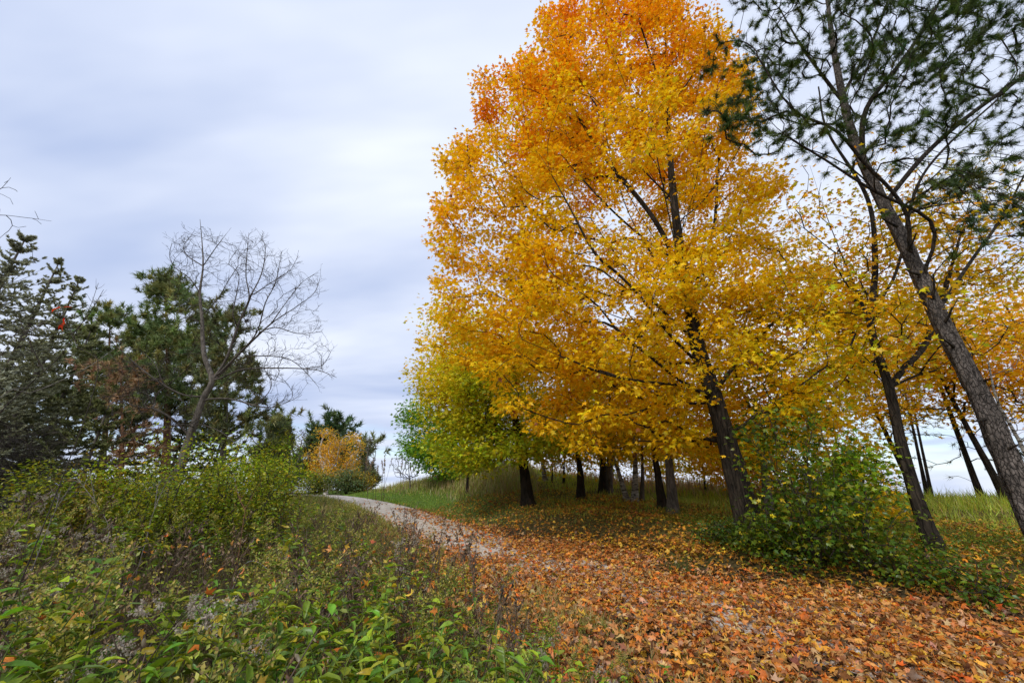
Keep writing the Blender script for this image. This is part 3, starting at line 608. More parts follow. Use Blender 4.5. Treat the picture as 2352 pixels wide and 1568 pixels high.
for i, (u, v, Y, rd, lab) in enumerate([(215, 745, 23, 3.4, 'olive green spruce filling the space between the slender spruce and the flat topped pine'), (95, 790, 20, 3., 'broad dull green spruce low between the tallest spruce and the slender spruce'), (60, 900, 22, 3., 'dark shaded spruce in the gap between the tallest spruce and the low blue spruce'), (185, 890, 25, 3.2, 'dark spruce deep in shade behind the slender spruce'), (330, 930, 28, 3.4, 'dark spruce low behind the broad green pine'), (430, 960, 29, 3.2, 'dark low spruce glimpsed behind the bare trunk'), (520, 965, 30, 3.2, 'dark low spruce behind the tiered pine')]):
    spr(u, v, Y, lab, rd, dead=.1, seed=200+i, dens=.8, colA=(.12, .14, .065), colB=(.32, .35, .18), blade=.2, bw=.08, per=18)
def cloud_pine(label, base, top, r0, ells, ntip, cols, tuft=.32, n=22, w=.03, bark='bark_rust', seed=1, poly=None, name='pine_tree', step=.5, twig='twig', clump=0):
    tips = ell(ntip, ells, clump=clump, cr=.7, poly=poly, shell=.25)
    tips = np.concatenate([tips, top+rng.normal(size=(max(16, ntip//9), 3))*np.array([.75, .75, .45])*(n_ := max(1., tuft*2.2))])
    top = top-np.array([0, 0, .06*(top[2]-base[2])]); st = [base, .5*(base+top)+np.array([.2, 0, 0]), top]
    G = grow(st, tips, alpha=.25, step=step, up=.15, zmin=base[2]+.25*(top[2]-base[2]), r_tip=.007, expo=2.4, jit=.12)
    mb = MB(); e = G['ends']; tufts(mb, G['P'][e], G['dr'][e]*.6+np.array([0, 0, .55]), int(n*1.7), tuft, w*1.25, cols, .95)
    e2 = G['par'][e]; tufts(mb, G['P'][e2], G['dr'][e2]*.5+np.array([0, 0, .5]), n, tuft*.9, w*1.2, cols, 1.1)
    return tree(name, label, 'tree', st, r0, r0*.15, G, M[bark], [('needles', mb, M['needle'])], k=10, seed=seed, limb_mat=M[twig])
PG = ((.19, .26, .10), (.24, .30, .11), (.15, .21, .09), (.28, .29, .10)); PD = ((.13, .17, .08), (.17, .20, .085), (.21, .22, .085))
Y = 24.; cloud_pine('broad bright green pine with a rounded top behind the bare tree', g0(400, 1100, Y), at(390, 655, Y), .28,
    [(at(400, 740, Y), (3.2, 3, 2.6)), (at(330, 820, Y), (3.6, 3, 2.6)), (at(440, 830, Y), (3.4, 3, 2.8)), (at(380, 900, Y), (4.2, 3, 2))], 950, PG, .42, 22, .045, seed=31, clump=200,
    poly=[(300, 700), (340, 655), (400, 640), (460, 660), (480, 720), (560, 790), (560, 950), (220, 960), (210, 830), (270, 790)])
Y = 27.; cloud_pine('green pine with a flat top between the spruces and the broad pine', g0(250, 1100, Y), at(262, 720, Y), .24, [(at(255, 790, Y), (3.0, 2.6, 2.4)), (at(260, 880, Y), (3.8, 3, 2.6))], 520, PG, .45, 20, .05, seed=32, clump=120)
Y = 21.; cloud_pine('dark pine with tiered branches showing sky, right behind the bare tree', g0(520, 1100, Y), at(525, 720, Y), .2,
    [(at(540, 800, Y), (2.0, 2, 2.4)), (at(545, 900, Y), (2.8, 2.4, 1.9)), (at(540, 975, Y), (2.6, 2.4, 1.3))], 430, PD, .36, 20, .04, seed=33, clump=110, bark='bark_grey', poly=[(480, 690), (560, 720), (600, 850), (620, 950), (600, 1010), (440, 1020), (440, 800)])
# rusty dead-needled young pine
Y = 17.; cloud_pine('young pine with rusty brown dead needles among the green pines', g0(300, 1100, Y), at(285, 850, Y), .13, [(at(275, 880, Y), (1.2, 1.1, 1.0)), (at(300, 960, Y), (1.1, 1, 1.3)), (at(300, 1040, Y), (.9, .8, 1.0))], 120,
    ((.38, .25, .14), (.30, .20, .11), (.42, .30, .18)), .26, 14, .035, seed=34, twig='bark_rust', clump=60)

# ------------------------------------------------------------------ bare tree
def bare_tree():
    Y = 15.
    def A(dy, *q): return [at(x*.46875, y*.46875+367.5, Y+dy*k/max(1, len(q)-1)) for k, (x, y) in enumerate(q)]
    st = A(0, (862, 1560), (930, 1360), (1000, 1160), (1040, 1080), (1000, 950), (990, 780), (980, 650), (995, 520), (990, 400), (980, 290))
    g = st[0].copy(); g[0] -= .25; g[2] = H(g[0], g[1])-.05; st = [g]+st
    ex = [A(.6, (1040, 1080), (1110, 970), (1170, 800), (1220, 680), (1205, 560), (1215, 400), (1220, 355)), A(-1, (985, 660), (930, 580), (860, 530), (830, 470), (842, 410)), A(.5, (995, 520), (920, 470), (900, 420), (940, 370)), A(-.6, (995, 520), (1050, 440), (1110, 360)),
          A(-.8, (990, 760), (1060, 690), (1120, 590), (1165, 520)), A(.8, (1220, 680), (1280, 560), (1300, 440), (1280, 370)), A(1.2, (1225, 670), (1330, 600), (1420, 540), (1460, 470)), A(-.5, (1170, 800), (1140, 760), (1160, 650), (1170, 560), (1120, 510)),
          A(-1.2, (1060, 1060), (1180, 940), (1260, 840), (1300, 700), (1350, 600), (1380, 450)), A(.4, (1200, 920), (1330, 800), (1450, 720), (1540, 650), (1570, 570)), A(-.6, (1250, 850), (1350, 820), (1460, 850), (1580, 840)), A(.9, (1330, 800), (1400, 700), (1480, 600), (1540, 560)),
          A(1., (1050, 1080), (1160, 980), (1260, 960), (1400, 970), (1480, 1020), (1560, 1110)), A(-1, (1060, 1080), (1170, 1030), (1280, 1020), (1450, 1020), (1560, 1030), (1650, 1065)), A(.2, (1560, 1030), (1600, 980), (1620, 940)),
          A(-.9, (1000, 1170), (1130, 1170), (1260, 1205), (1340, 1210), (1420, 1180), (1480, 1150)), A(.3, (1260, 1210), (1330, 1110), (1310, 1040)), A(-1, (975, 1290), (1080, 1330), (1180, 1410)),
          A(-1.2, (925, 1350), (860, 1280), (760, 1220), (680, 1210), (560, 1170)), A(-1., (1000, 1160), (900, 1150), (800, 1100), (690, 1020), (600, 940), (530, 880)), A(.3, (760, 1220), (765, 1150), (850, 1080), (930, 1010)), A(.4, (690, 1020), (620, 1010), (540, 1050)), A(.4, (800, 1100), (760, 1000), (700, 940))]
    poly = [(455, 510), (530, 560), (560, 540), (600, 545), (690, 610), (735, 650), (735, 740), (745, 790), (760, 860), (700, 860), (680, 920), (600, 950), (560, 880), (480, 870), (400, 740), (390, 620), (395, 540)]
    u = rng.uniform(380, 770, 1500); v = rng.uniform(500, 980, 1500); k = inpoly(u, v, poly); u = u[k][:230]; v = v[k][:230]
    tips = [at(a, c, Y+rng.normal()*1.1) for a, c in zip(u, v)]
    u = rng.uniform(220, 450, 110); v = rng.uniform(800, 1010, 110); tips += [at(a, c, Y-.6+rng.normal()*.8) for a, c in zip(u, v)]
    G = grow(st, tips, alpha=.2, step=.22, up=.25, zmin=3.4, r_tip=.0062, expo=2.4, extra=ex, jit=.09, ext_w=1.1)
    mb = MB(); i = np.arange(G['ns'], len(G['P'])); i = i[G['r'][i] < .022]; e = np.repeat(i, 1+(rng.random(len(i)) < .6))
    p = G['P'][e]+(G['P'][G['par'][e]]-G['P'][e])*rng.random((len(e), 1)); d = unit(G['dr'][e]*.8+rdir(len(e))*.95+np.array([0, 0, .2])); q = p+d*rng.uniform(.15, .62, (len(e), 1)); tubes(mb, p, q, .0055, .0035, 3)
    k = rng.integers(0, len(e), len(e)*2); p2 = p[k]+(q[k]-p[k])*rng.uniform(.3, 1, (len(k), 1)); d2 = unit(d[k]+rdir(len(k))*.9); tubes(mb, p2, p2+d2*rng.uniform(.08, .28, (len(k), 1)), .0042, .003, 3)
    tree('bare_tree', 'leafless tree with a leaning grey trunk and fan of fine twigs against the sky', 'tree', st, .25, .007, G, M['bark_grey'], [('twigs', mb, M['twig'])], k=16, seed=41, limb_mat=M['twig_mid'], taper=.5)
bare_tree()

# ------------------------------------------------------------------ far trees beyond the path
def far(u, vt, vb, Y, wpx): 
    t = at(u, vt, Y); b = np.array([t[0], Y, H(t[0], Y)-.05]); return b, t, wpx/F*Y/1.08/2
b, t, w = far(640, 965, 1090, 52, 70); cloud_pine('dark round topped pine beyond the yellow green shrub left of the birch', b, t, .3, [(.35*b+.65*t, (w, w, (t[2]-b[2])*.33)), (.6*b+.4*t, (w*1.1, w, (t[2]-b[2])*.3))], 420, PD, .8, 18, .1, seed=51, clump=90)
spr(664, 966, 56, 'narrow pointed dark spruce on the skyline left of the birch', 2.4, dead=.05, seed=52, dens=.7, colA=(.05, .08, .045), colB=(.10, .15, .08), blade=.3, bw=.12, per=12)
b, t, w = far(765, 968, 1090, 62, 120); cloud_pine('dark rounded pine rising behind the golden birch', b, t, .35, [(.3*b+.7*t, (w*.75, w, (t[2]-b[2])*.3)), (.55*b+.45*t, (w*1.1, w, (t[2]-b[2])*.36))], 620, ((.07, .12, .05), (.09, .15, .06), (.12, .16, .065)), .9, 18, .11, seed=53, clump=130)
spr(808, 985, 60, 'broad dark spruce behind the right side of the golden birch', 4.2, dead=.03, seed=54, dens=.7, colA=(.06, .10, .05), colB=(.12, .18, .09), blade=.32, bw=.12, per=12)
b, t, w = far(840, 1020, 1090, 54, 60); cloud_pine('low dark pine with tiered tips right of the golden birch', b, t, .22, [(.4*b+.6*t, (w*.7, w*.7, (t[2]-b[2])*.34)), (.7*b+.3*t, (w*1.15, w, (t[2]-b[2])*.24))], 300, PD, .8, 18, .1, seed=55, clump=70)
def twiggy(label, b, t, w, n, seed, bark='bark_grey', name='bare_tree', mult=1.):
    h = t[2]-b[2]; st = [b, b+(t-b)*.5, b+(t-b)*.85]; tips = ell(n, [(b+(t-b)*.65, (w, w, h*.4))], shell=.3)
    G = grow(st, tips, alpha=.3, step=h*.06, up=.5, r_tip=.011*mult, expo=2.8, jit=.12)
    return tree(name, label, 'tree', st, h*.018, h*.006, G, M[bark], [], k=8, seed=seed, limb_mat=M[bark])
b, t, w = far(697, 990, 1090, 50, 45); twiggy('small leafless grey tree between the pointed spruce and the golden birch', b, t, w, 150, 56, mult=1.6)
b, t, w = far(850, 1000, 1090, 50, 50); twiggy('small leafless tree with pale limbs right of the golden birch', b, t, w, 120, 57, mult=1.6)
b = based(945, 1098); b = g0(945, 1098, min(b[1], 34.)); t = at(935, 1035, b[1]); twiggy('bare grey shrub tree in front of the dark green maple', b, t, 1.5, 150, 58, mult=1.1)
# golden birch: several white stems
def birch():
    Y = 46.; A = lambda *q: [at(*p) for p in q]
    b = g0(752, 1110, Y); st = [b]+A((742, 1075, Y), (735, 1040, Y), (740, 1010, Y), (752, 985, Y))
    st = [b]+[p for p in st[1:]]
    ex = [[b]+A((758, 1085, Y), (772, 1060, Y), (778, 1030, Y), (785, 1010, Y)), A((738, 1045, Y), (724, 1055, Y), (712, 1045, Y-.5)), [b]+A((775, 1088, Y+.5), (800, 1060, Y+1), (822, 1048, Y+1))]
    poly = [(735, 985), (755, 970), (775, 990), (785, 1010), (800, 995), (825, 1000), (835, 1025), (820, 1060), (835, 1085), (800, 1100), (720, 1095), (712, 1070), (700, 1045), (715, 1030)]
    tips = ell(520, [(at(745, 1030, Y), (2.0, 2, 3)), (at(795, 1040, Y), (2.2, 2, 2.6)), (at(760, 1075, Y), (3.2, 2, 1.2))], clump=46, cr=.62, poly=poly)
    G = grow(st, tips, alpha=.3, step=.5, up=.5, zmin=b[2]+.8, r_tip=.014, expo=2.5, extra=ex)
    mb = MB(); leaf_cloud(mb, G, 15, .34, .2, col_of(((.78, .46, .04), (.84, .48, .03), (.68, .38, .035), (.72, .52, .06))), SMALL, .8, .8, .5, 1.)
    tree('birch_tree', 'golden birch with several white stems at the far bend of the path', 'tree', st, .2, .07, G, M['bark_white'], [('crown', mb, M['leaf'])], k=10, seed=61)
birch()

# ------------------------------------------------------------------ shrubs
def shrub(label, base, h, w, n, per, size, cf, tpl=SMALL, stems=7, mat='green', group=None, name='shrub', r=.004, seed=0, spread=.14, stemmat='twig', flatten=.8, low=.15, clump=0):
    g = np.random.default_rng(seed); base = np.asarray(base, float)
    tips = ell(n, [(base+np.array([0, 0, h*.62]), (w, w*.85, h*.42)), (base+np.array([0, 0, h*(low+.2)]), (w*.85, w*.75, h*.25))], clump=clump, cr=w*.22)
    q = tips-base; az = np.arctan2(q[:, 1], q[:, 0]); lump = 1+.26*np.sin(3*az+seed)+.2*np.sin(5*az-2*seed+5*q[:, 2]/h); tips = base+q*np.stack([lump, lump, 1+.12*np.sin(4*az+seed*1.7)], 1)
    tall = rng.random(len(tips)) < .07; tips[tall, 2] += h*rng.uniform(.05, .3, int(tall.sum()))
    st = [base, base+np.array([0, 0, h*.06])]
    ex = []
    for i in range(stems):
        a = i*2.4+g.random(); rr = w*g.uniform(.25, .75); e = base+np.array([math.cos(a)*rr, math.sin(a)*rr, h*g.uniform(.6, .98)])
        q = base+np.array([math.cos(a)*rr*.3, math.sin(a)*rr*.3, h*.25]); ex.append([base+np.array([0, 0, .03]), q, .5*(q+e)+g.normal(size=3)*.05*h, e])
    G = grow(st, tips, alpha=.3, step=max(.12, h*.07), up=.4, r_tip=r, expo=2.5, extra=ex, jit=.15)
    o = thing(name, label, 'shrub', base, group)
    mb = MB(); limbs(mb, G, False); mb.build('stems', M[stemmat], o, base)
    mb = MB(); leaf_cloud(mb, G, per, spread, size, cf, tpl, flatten, .7, .3, 1.); mb.build('foliage', M[mat], o, base)
    return o
# green maple-leaved bush in front of the golden maple
b = based(1885, 1310); print('bush', b)
BG = col_of(((.065, .13, .011), (.10, .17, .012), (.18, .22, .014), (.045, .09, .011), (.62, .46, .02)), (3, 3, 2.4, 2, .5))
shrub('tall dark green bush of many stems in front of the golden maple trunk', b, at(1900, 935, b[1])[2]-b[2], 1.15, 300, 8, .10, BG, STAR, 12, seed=71, spread=.17, clump=80)
b2 = based(1990, 1325); shrub('dense lower green bush on the right flank of the tall green bush', b2, 1.5, .85, 170, 8, .09, col_of(((.055, .11, .011), (.085, .145, .012), (.17, .20, .014))), STAR, 8, seed=72, spread=.14, clump=60)
bx = based(2000, 1275); shrub('bright green leafy sapling bush leaning right between the green bush and the forked tree', bx, at(2010, 985, bx[1])[2]-bx[2], .75, 130, 10, .11, col_of(((.14, .27, .016), (.20, .33, .018), (.28, .38, .02))), STAR, 5, seed=76, spread=.17, clump=36, low=.4)
b3 = based(1790, 1285); shrub('low green bush with a few yellow leaves at the foot of the golden maple', b3, .8, .75, 160, 14, .09, col_of(((.06, .11, .012), (.10, .15, .012), (.40, .36, .02)), (4, 4, 1)), STAR, 6, seed=73, spread=.13, clump=40)
for i, (u, v, hh, ww, lab) in enumerate([(2075, 1335, .6, .5, 'low green bush at the right foot of the green bushes'), (2170, 1350, .5, .55, 'low leafy green clump at the bank foot before the forked tree'), (2285, 1385, .55, .6, 'low leafy green clump under the tall pine at the right edge'), (1640, 1250, .45, .5, 'small dark green clump in leaves a step left of the golden maple'), (1830, 1320, .45, .6, 'low sprawling green growth on the leaf edge before the green bush')]):
    b = based(u, v); shrub(lab, b, hh, ww*.85, 55, 8, .075, col_of(((.055, .11, .012), (.08, .14, .013), (.16, .19, .016), (.34, .30, .02)), (3, 3, 2, .5)), STAR if i == 4 else ROUND, 6, seed=110+i, spread=.12, clump=20)
b4 = based(1690, 1255); shrub('small dark bush left of the golden maple trunk', b4, .55, .6, 110, 14, .07, col_of(((.04, .08, .012), (.07, .11, .012))), SMALL, 6, seed=74, spread=.12)
b5 = based(1960, 1230); b5 = g0(1990, 1200, b5[1]+.6); shrub('young yellow maple leaning out behind the right flank of the green bush', b5, 1.9, .9, 110, 13, .13, YELLOW, STAR, 5, mat='leaf', seed=75, spread=.2, clump=40)
# olive bushes between the undergrowth and the conifers
OL = col_of(((.24, .36, .018), (.34, .43, .018), (.48, .50, .022), (.16, .26, .016), (.56, .44, .02)), (3, 3, 2, 2, .5))
OL2 = col_of(((.15, .21, .016), (.23, .26, .016), (.31, .30, .02), (.10, .14, .014)))
for i, (u, v, Y, w, cf, lab) in enumerate([
        (120, 1095, 8.2, .9, OL2, 'olive bush behind the white seed heads at the left edge'),
        (225, 1080, 8.6, 1.0, col_of(((.28, .20, .02), (.20, .17, .015), (.12, .13, .014))), 'brownish yellow bush under the shaded short spruce'),
        (330, 1045, 9.4, 1.25, OL, 'bright yellow green bush left of the bare tree trunk'),
        (450, 1022, 10.2, 1.35, OL, 'tallest yellow green bush, right in front of the bare tree trunk'),
        (545, 1030, 9.2, 1.2, OL, 'yellow green bush just right of the bare tree trunk'),
        (480, 1070, 8.6, 1.0, OL2, 'dark twiggy olive bush standing before the tallest yellow green bush'),
        (600, 1065, 9.0, .9, OL2, 'olive bush with a bare forked sapling beside it'),
        (385, 1085, 8.4, .9, OL2, 'dark olive bush in front of the bright bush left of the bare trunk'),
        (610, 1040, 13., 1.4, OL, 'green bush nearest the left verge of the far path'),
        (628, 1065, 17., .95, OL, 'last green bush before the far bend on the left of the path'),
        (645, 1005, 30., 2.4, col_of(((.30, .34, .02), (.12, .20, .02), (.40, .38, .03))), 'yellow green young tree with long hanging leaves in front of the dark round pine'),
        (650, 1050, 36., 2.0, col_of(((.05, .11, .02), (.08, .15, .02))), 'dark green rounded shrub left of the far bend')]):
    t = at(u, v, Y); b = np.array([t[0], Y, H(t[0], Y)-.03]); sc = Y/9
    shrub(lab, b, t[2]-b[2], w, 280, 14, .075*max(1, sc**.8), cf, SMALL if i != 10 else LANCE, 9, seed=80+i, r=.0035*max(1, sc), spread=.13*max(1, sc**.7), clump=70)
for i, (u, v, Y, w, cf, lab) in enumerate([
        (732, 1085, 42., 1.5, col_of(((.20, .24, .04), (.26, .26, .05), (.13, .18, .03))), 'rounded pale green bush left of the birch foot'),
        (802, 1080, 43., 1.9, col_of(((.12, .18, .07), (.17, .22, .09), (.09, .14, .05))), 'grey green bush right of the birch foot on the lawn'),
        (832, 1090, 44., 1.2, col_of(((.45, .30, .03), (.3, .26, .04))), 'small yellow bush at the end of the lawn')]):
    t = at(u, v, Y); b = np.array([t[0], Y, H(t[0], Y)-.03])
    shrub(lab, b, max(1.2, t[2]-b[2]), w, 200, 16, .2, cf, SMALL, 7, seed=95+i, r=.01, spread=.3)

# ------------------------------------------------------------------ grass and litter
def area_pts(n, rmin, rmax, power, f, amax=60):
    """random ground points in front of the viewer, thinned by f(x, y, s)"""
    out = []; tot = 0
    while tot < n:
        m = n*2; r = rmin+(rmax-rmin)*rng.random(m)**power; a = R(amax)*rng.uniform(-1, 1, m); x = r*np.sin(a); y = r*np.cos(a)
        s = sdist(x, y); k = rng.random(m) < f(x, y, s)
        out.append(np.stack([x, y, s], 1)[k]); tot += int(k.sum())
    p = np.concatenate(out)[:n]; z = height(p[:, 0], p[:, 1]); return np.stack([p[:, 0], p[:, 1], z], 1), p[:, 2]
def hmax(s, y): return np.interp(-s+edge(y), [1.5, 2.1, 3.0, 4.2, 7], [.26, .5, .85, 1.08, 1.28])
def edge(y): return np.interp(y, [2, 4.7, 7, 10, 14], [-2.2, -1.35, -.6, 0, 0.])
def vnoise(x, y, sc, seed=0):
    g = np.random.default_rng(seed); v = 0
    for i in range(5):
        a = g.uniform(0, 6.28); k = sc*(.6+.5*i); v = v+np.sin(k*(x*math.cos(a)+y*math.sin(a))+g.uniform(0, 6.28))/(1+.25*i)
    return v/3
def fallen():
    def cover(x, y, s):
        ext = np.interp(y, [0, 5, 6.5, 9, 13, 18, 24, 40], [2.9, 3.0, 3.4, 4.3, 3.8, 2.6, 1.9, 1.6])
        c = np.clip((ext+.9*vnoise(x, y, .9, 3)-s)/1.6, 0, 1)*np.clip((s-edge(y)+2.5+.5*vnoise(x, y, 1.3, 4))/.8, 0, 1)
        lane = np.exp(-((s+.1)/np.interp(y, [7, 16], [.8, 1.35]))**2)*np.clip((y-5.5)/7, 0, 1)
        lane2 = np.exp(-((np.abs(s)-.75)/.2)**2)*.5
        far_ = np.interp(y, [0, 12, 16, 22, 45], [1, 1, .45, .1, .04])*np.clip(.72+.6*vnoise(x, y, 1.7, 31), .25, 1)
        c = c*(1-.9*lane)*(1-lane2*(vnoise(x, y, .8, 9) > -.1))*far_
        c = c*np.clip(.88+.55*vnoise(x, y, 2.1, 77), .4, 1)
        c = np.maximum(c, .16*((s > 0) & (s < 9) & (y < 24))*np.clip(1+vnoise(x, y, 1., 6), 0, 1))
        c = np.maximum(c, .10*((s < -1.5) & (s > -5.5) & (y < 12)))
        return np.clip(c, 0, 1)
    P, s = area_pts(60000, 2.6, 34, 1.0, cover, 57)
    # nearer points are denser because the sampling is uniform in distance
    n = len(P); r = np.linalg.norm(P[:, :2], axis=1)
    P[:, 2] += .012+rng.random(n)**2*.05+np.clip(1.6-np.abs(s), 0, 1)*.03+.10*((s > 2.6)+(s < -2.0))*rng.random(n)
    ax = rdir(n)*np.array([1, 1, .25]); nr = unit(np.array([0, 0, 1.])+rng.normal(size=(n, 3))*.45)
    c = mixcol(n, ((.50, .185, .03), (.50, .235, .07), (.54, .145, .022), (.58, .32, .04), (.29, .13, .045), (.48, .30, .145), (.15, .072, .032)), (3, 3, 1.4, 1.5, 2.8, 1.8, 2.), .1, .16)
    k = s > 2.4; c[k] = mixcol(int(k.sum()), ((.55, .24, .03), (.62, .38, .04), (.34, .16, .04), (.22, .10, .03)), (2, 2, 2, 1), .1, .16)
    mb = MB(); put(mb, MAPLE, P, ax, nr, (lz := rng.uniform(.052, .115, n)*np.interp(r, [0, 14, 34], [1, 1.1, 1.5])), c, lz*rng.uniform(.55, 1.15, n), zs=rng.normal(size=n)*2.2+1.)
    Q, sq = area_pts(420, 2.2, 9, .9, lambda x, y, s: ((s-edge(y) < -2.2) & (s > -7))*np.exp((s+2)/3.), 57); m = len(Q); Q[:, 2] += hmax(sq, Q[:, 1])*rng.uniform(.3, .95, m)
    put(mb, MAPLE, Q, rdir(m), unit(np.array([0, 0, 1.])+rng.normal(size=(m, 3))*.7), rng.uniform(.05, .09, m), mixcol(m, ((.62, .22, .03), (.60, .34, .05), (.45, .2, .06))), zs=rng.normal(size=m)*2)
    o = mb.build('fallen_leaves', M['litter']); tag(o, 'orange and tan maple leaves strewn over the path and its verges', 'fallen leaves', kind='stuff')
fallen()
def blades(name, label, P, hgt, wid, cols, w=None, lean=.35, mat='grass', cat='grass', tpl=GRASS):
    n = len(P); ax = unit(np.array([0, 0, 1.])+rng.normal(size=(n, 3))*np.array([lean, lean, .05])); nr = rdir(n)*np.array([1, 1, .1])
    mb = MB(); put(mb, tpl, P-np.array([0, 0, .02]), ax, nr, hgt, mixcol(n, cols, w, .1, .18), wid)
    tag(mb.build(name, M[mat]), label, cat, kind='stuff')
GC = ((.36, .44, .04), (.46, .50, .045), (.56, .50, .09), (.28, .40, .04), (.62, .50, .2))
P, s = area_pts(52000, 6, 42, 1.0, lambda x, y, s: np.clip((s-np.interp(y, [0, 14, 22], [3.2, 3.0, 2.2]))/2.2, 0, 1)*(s < 26)*np.clip(.75+.5*vnoise(x, y, .7, 2), .1, 1), 58)
r = np.linalg.norm(P[:, :2], axis=1)
blades('bank_grass', 'olive and tan long grass covering the bank under the grove', P, (np.interp(s, [3, 6, 10, 16], [.1, .19, .32, .46])*rng.uniform(.4, 1.35, len(P))*np.clip(.85+.6*vnoise(P[:, 0], P[:, 1], 1.6, 41), .3, 1.5)), np.interp(r, [6, 15, 42], [.009, .014, .035]), GC, (4, 4, 1.4, 4, .7))
P, s = area_pts(14000, 14, 46, .8, lambda x, y, s: ((s > 1.3) & (s < 5))*np.clip((y-15)/6, 0, 1)*np.clip((5-s)/2, 0, 1), 50)
blades('verge_lawn', 'short bright green grass beside the far path', P, rng.uniform(.06, .16, len(P)), np.interp(P[:, 1], [14, 46], [.012, .04]), ((.15, .28, .03), (.21, .33, .035), (.27, .32, .05)))
P, s = area_pts(17000, 2.8, 40, .9, lambda x, y, s: ((s-.6*edge(y) < -1.35) & (s > -5.2))*np.clip(.35+.8*vnoise(x, y, 1.1, 8)+(y > 12), 0, 1), 57)
rv = np.linalg.norm(P[:, :2], axis=1)
blades('verge_grass', 'yellowing grass tufts along the left edge of the fallen leaves', P, rng.uniform(.07, .26, len(P))*np.interp(rv, [0, 10, 20], [1, 1, 1.7]), np.interp(rv, [0, 8, 40], [.006, .008, .035]), ((.22, .27, .035), (.36, .34, .07), (.48, .37, .15), (.14, .20, .025)), lean=.5)
P, s = area_pts(3200, 3, 9, .8, lambda x, y, s: ((s-edge(y) < -.9) & (s-edge(y) > -2.7))*np.clip(-.2+1.2*vnoise(x, y, 1.9, 17), 0, 1), 57)
blades('straw_tufts', 'straw coloured and green grass tufts rising through leaves at the left path edge', P, rng.uniform(.1, .3, len(P)), .005, ((.24, .30, .04), (.46, .38, .14), (.54, .44, .2), (.16, .22, .03)), lean=.5)
P, s = area_pts(2600, 4, 12, .8, lambda x, y, s: ((s > 1.7) & (s < 4.4))*np.clip(-.1+.9*vnoise(x, y, 1.4, 12), 0, 1), 57)
blades('green_tufts', 'dark green grass tufts poking through the fallen leaves on the right', P, rng.uniform(.06, .18, len(P)), .006, ((.08, .13, .02), (.12, .16, .02)), lean=.6)
# tall dry weeds on the far bank
P, s = area_pts(15000, 21, 44, .9, lambda x, y, s: ((s > 3.0) & (s < 22))*(x < 1.5)*(y > 23)*np.clip((s-2.6)/2, 0, 1), 40)
blades('dry_weeds', 'tall tan and brown dry weeds on the far bank', P, rng.uniform(.4, 1.1, len(P))*np.interp(s, [3.0, 6], [.35, .9]), rng.uniform(.02, .05, len(P)), ((.34, .27, .12), (.26, .21, .08), (.28, .32, .05), (.40, .34, .17), (.32, .34, .06)), lean=.2, cat='weeds')
P, s = area_pts(5000, 20, 44, .9, lambda x, y, s: ((s > 12) & (s < 24))*(x > -4)*1., 40)
blades('red_grass', 'pinkish brown dry grass on the crest behind the grove', P, rng.uniform(.5, 1.1, len(P)), .04, ((.42, .25, .16), (.34, .20, .12), (.46, .32, .2)), lean=.2)
# reeds standing above the far bank
gk = np.random.default_rng(3)
for i in range(14):
    u = gk.uniform(838, 985); Yr = gk.uniform(30, 38); b = g0(u, 1090, Yr); t = at(u+gk.normal()*6, gk.uniform(1040, 1072), Yr)
    o = thing('reed_stalk', 'thin dry reed standing above the weeds of the far bank against the low sky', 'reed', b, 'reeds on the far bank')
    mb = MB(); polytube(mb, [b, .5*(b+t)+gk.normal(size=3)*.05, t], .014, .007, 4); mb.build('stem', M['stem_brown'], o, b)
    mb = MB(); n = 26; tt = gk.random((n, 1))*.25; put(mb, SMALL, t+(b-t)*tt, unit(gk.normal(size=(n, 3))*.5+np.array([0, 0, .8])), rdir(n), .13, mixcol(n, ((.34, .26, .16), (.28, .2, .12)))); mb.build('seed_sprays', M['fluff'], o, b)

# ------------------------------------------------------------------ undergrowth plants
def weed_broad(h, seed, cols, w=None, size=.10, tpl=OVATE, pairs=9, yellow=0):
    g = np.random.default_rng(seed); st = MB(); lf = MB()
    bend = g.normal(size=2)*.22*h; t = np.linspace(0, 1, 9); pts = np.stack([bend[0]*t**2, bend[1]*t**2, h*t], 1)
    polytube(st, pts, .0055, .002, 5)
    P = []; A = []; S = []
    def leaves(pts, npair, sz, f0):
        for i in range(npair):
            f = f0+(1-f0)*(i+.5)/npair; p = np.array([np.interp(f, np.linspace(0, 1, len(pts)), pts[:, j]) for j in range(3)])
            a = i*1.57+g.normal()*.35
            for sd in (0, math.pi):
                if g.random() < .12: continue
                aa = a+sd+g.normal()*.2; P.append(p); A.append((math.cos(aa), math.sin(aa), g.normal()*.25+.25-.35*(1-f))); S.append(sz*(1.15-.75*max(0, f-.55))*g.uniform(.7, 1.25))
    leaves(pts, pairs, size, .25)
    for q in range(g.integers(1, 4)):
        f = g.uniform(.3, .7); p0 = np.array([np.interp(f, t, pts[:, j]) for j in range(3)]); a = g.uniform(0, 6.28); L = h*g.uniform(.25, .5)
        e = p0+np.array([math.cos(a)*L*.6, math.sin(a)*L*.6, L*.7]); sp = np.array([p0, .5*(p0+e)+np.array([0, 0, .03]), e]); polytube(st, sp, .003, .0015, 4); leaves(sp, 4, size*.8, .3)
    P = np.array(P); A = np.array(A); S = np.array(S); n = len(P)
    put(lf, tpl, P, A, unit(np.array([0, 0, 1.])+rng.normal(size=(n, 3))*.3), S, mixcol(n, cols, w, .12, .2), zs=rng.uniform(.6, 2.4, n))
    return dict(stem=(st, 'stem_green'), leaves=(lf, 'green'))
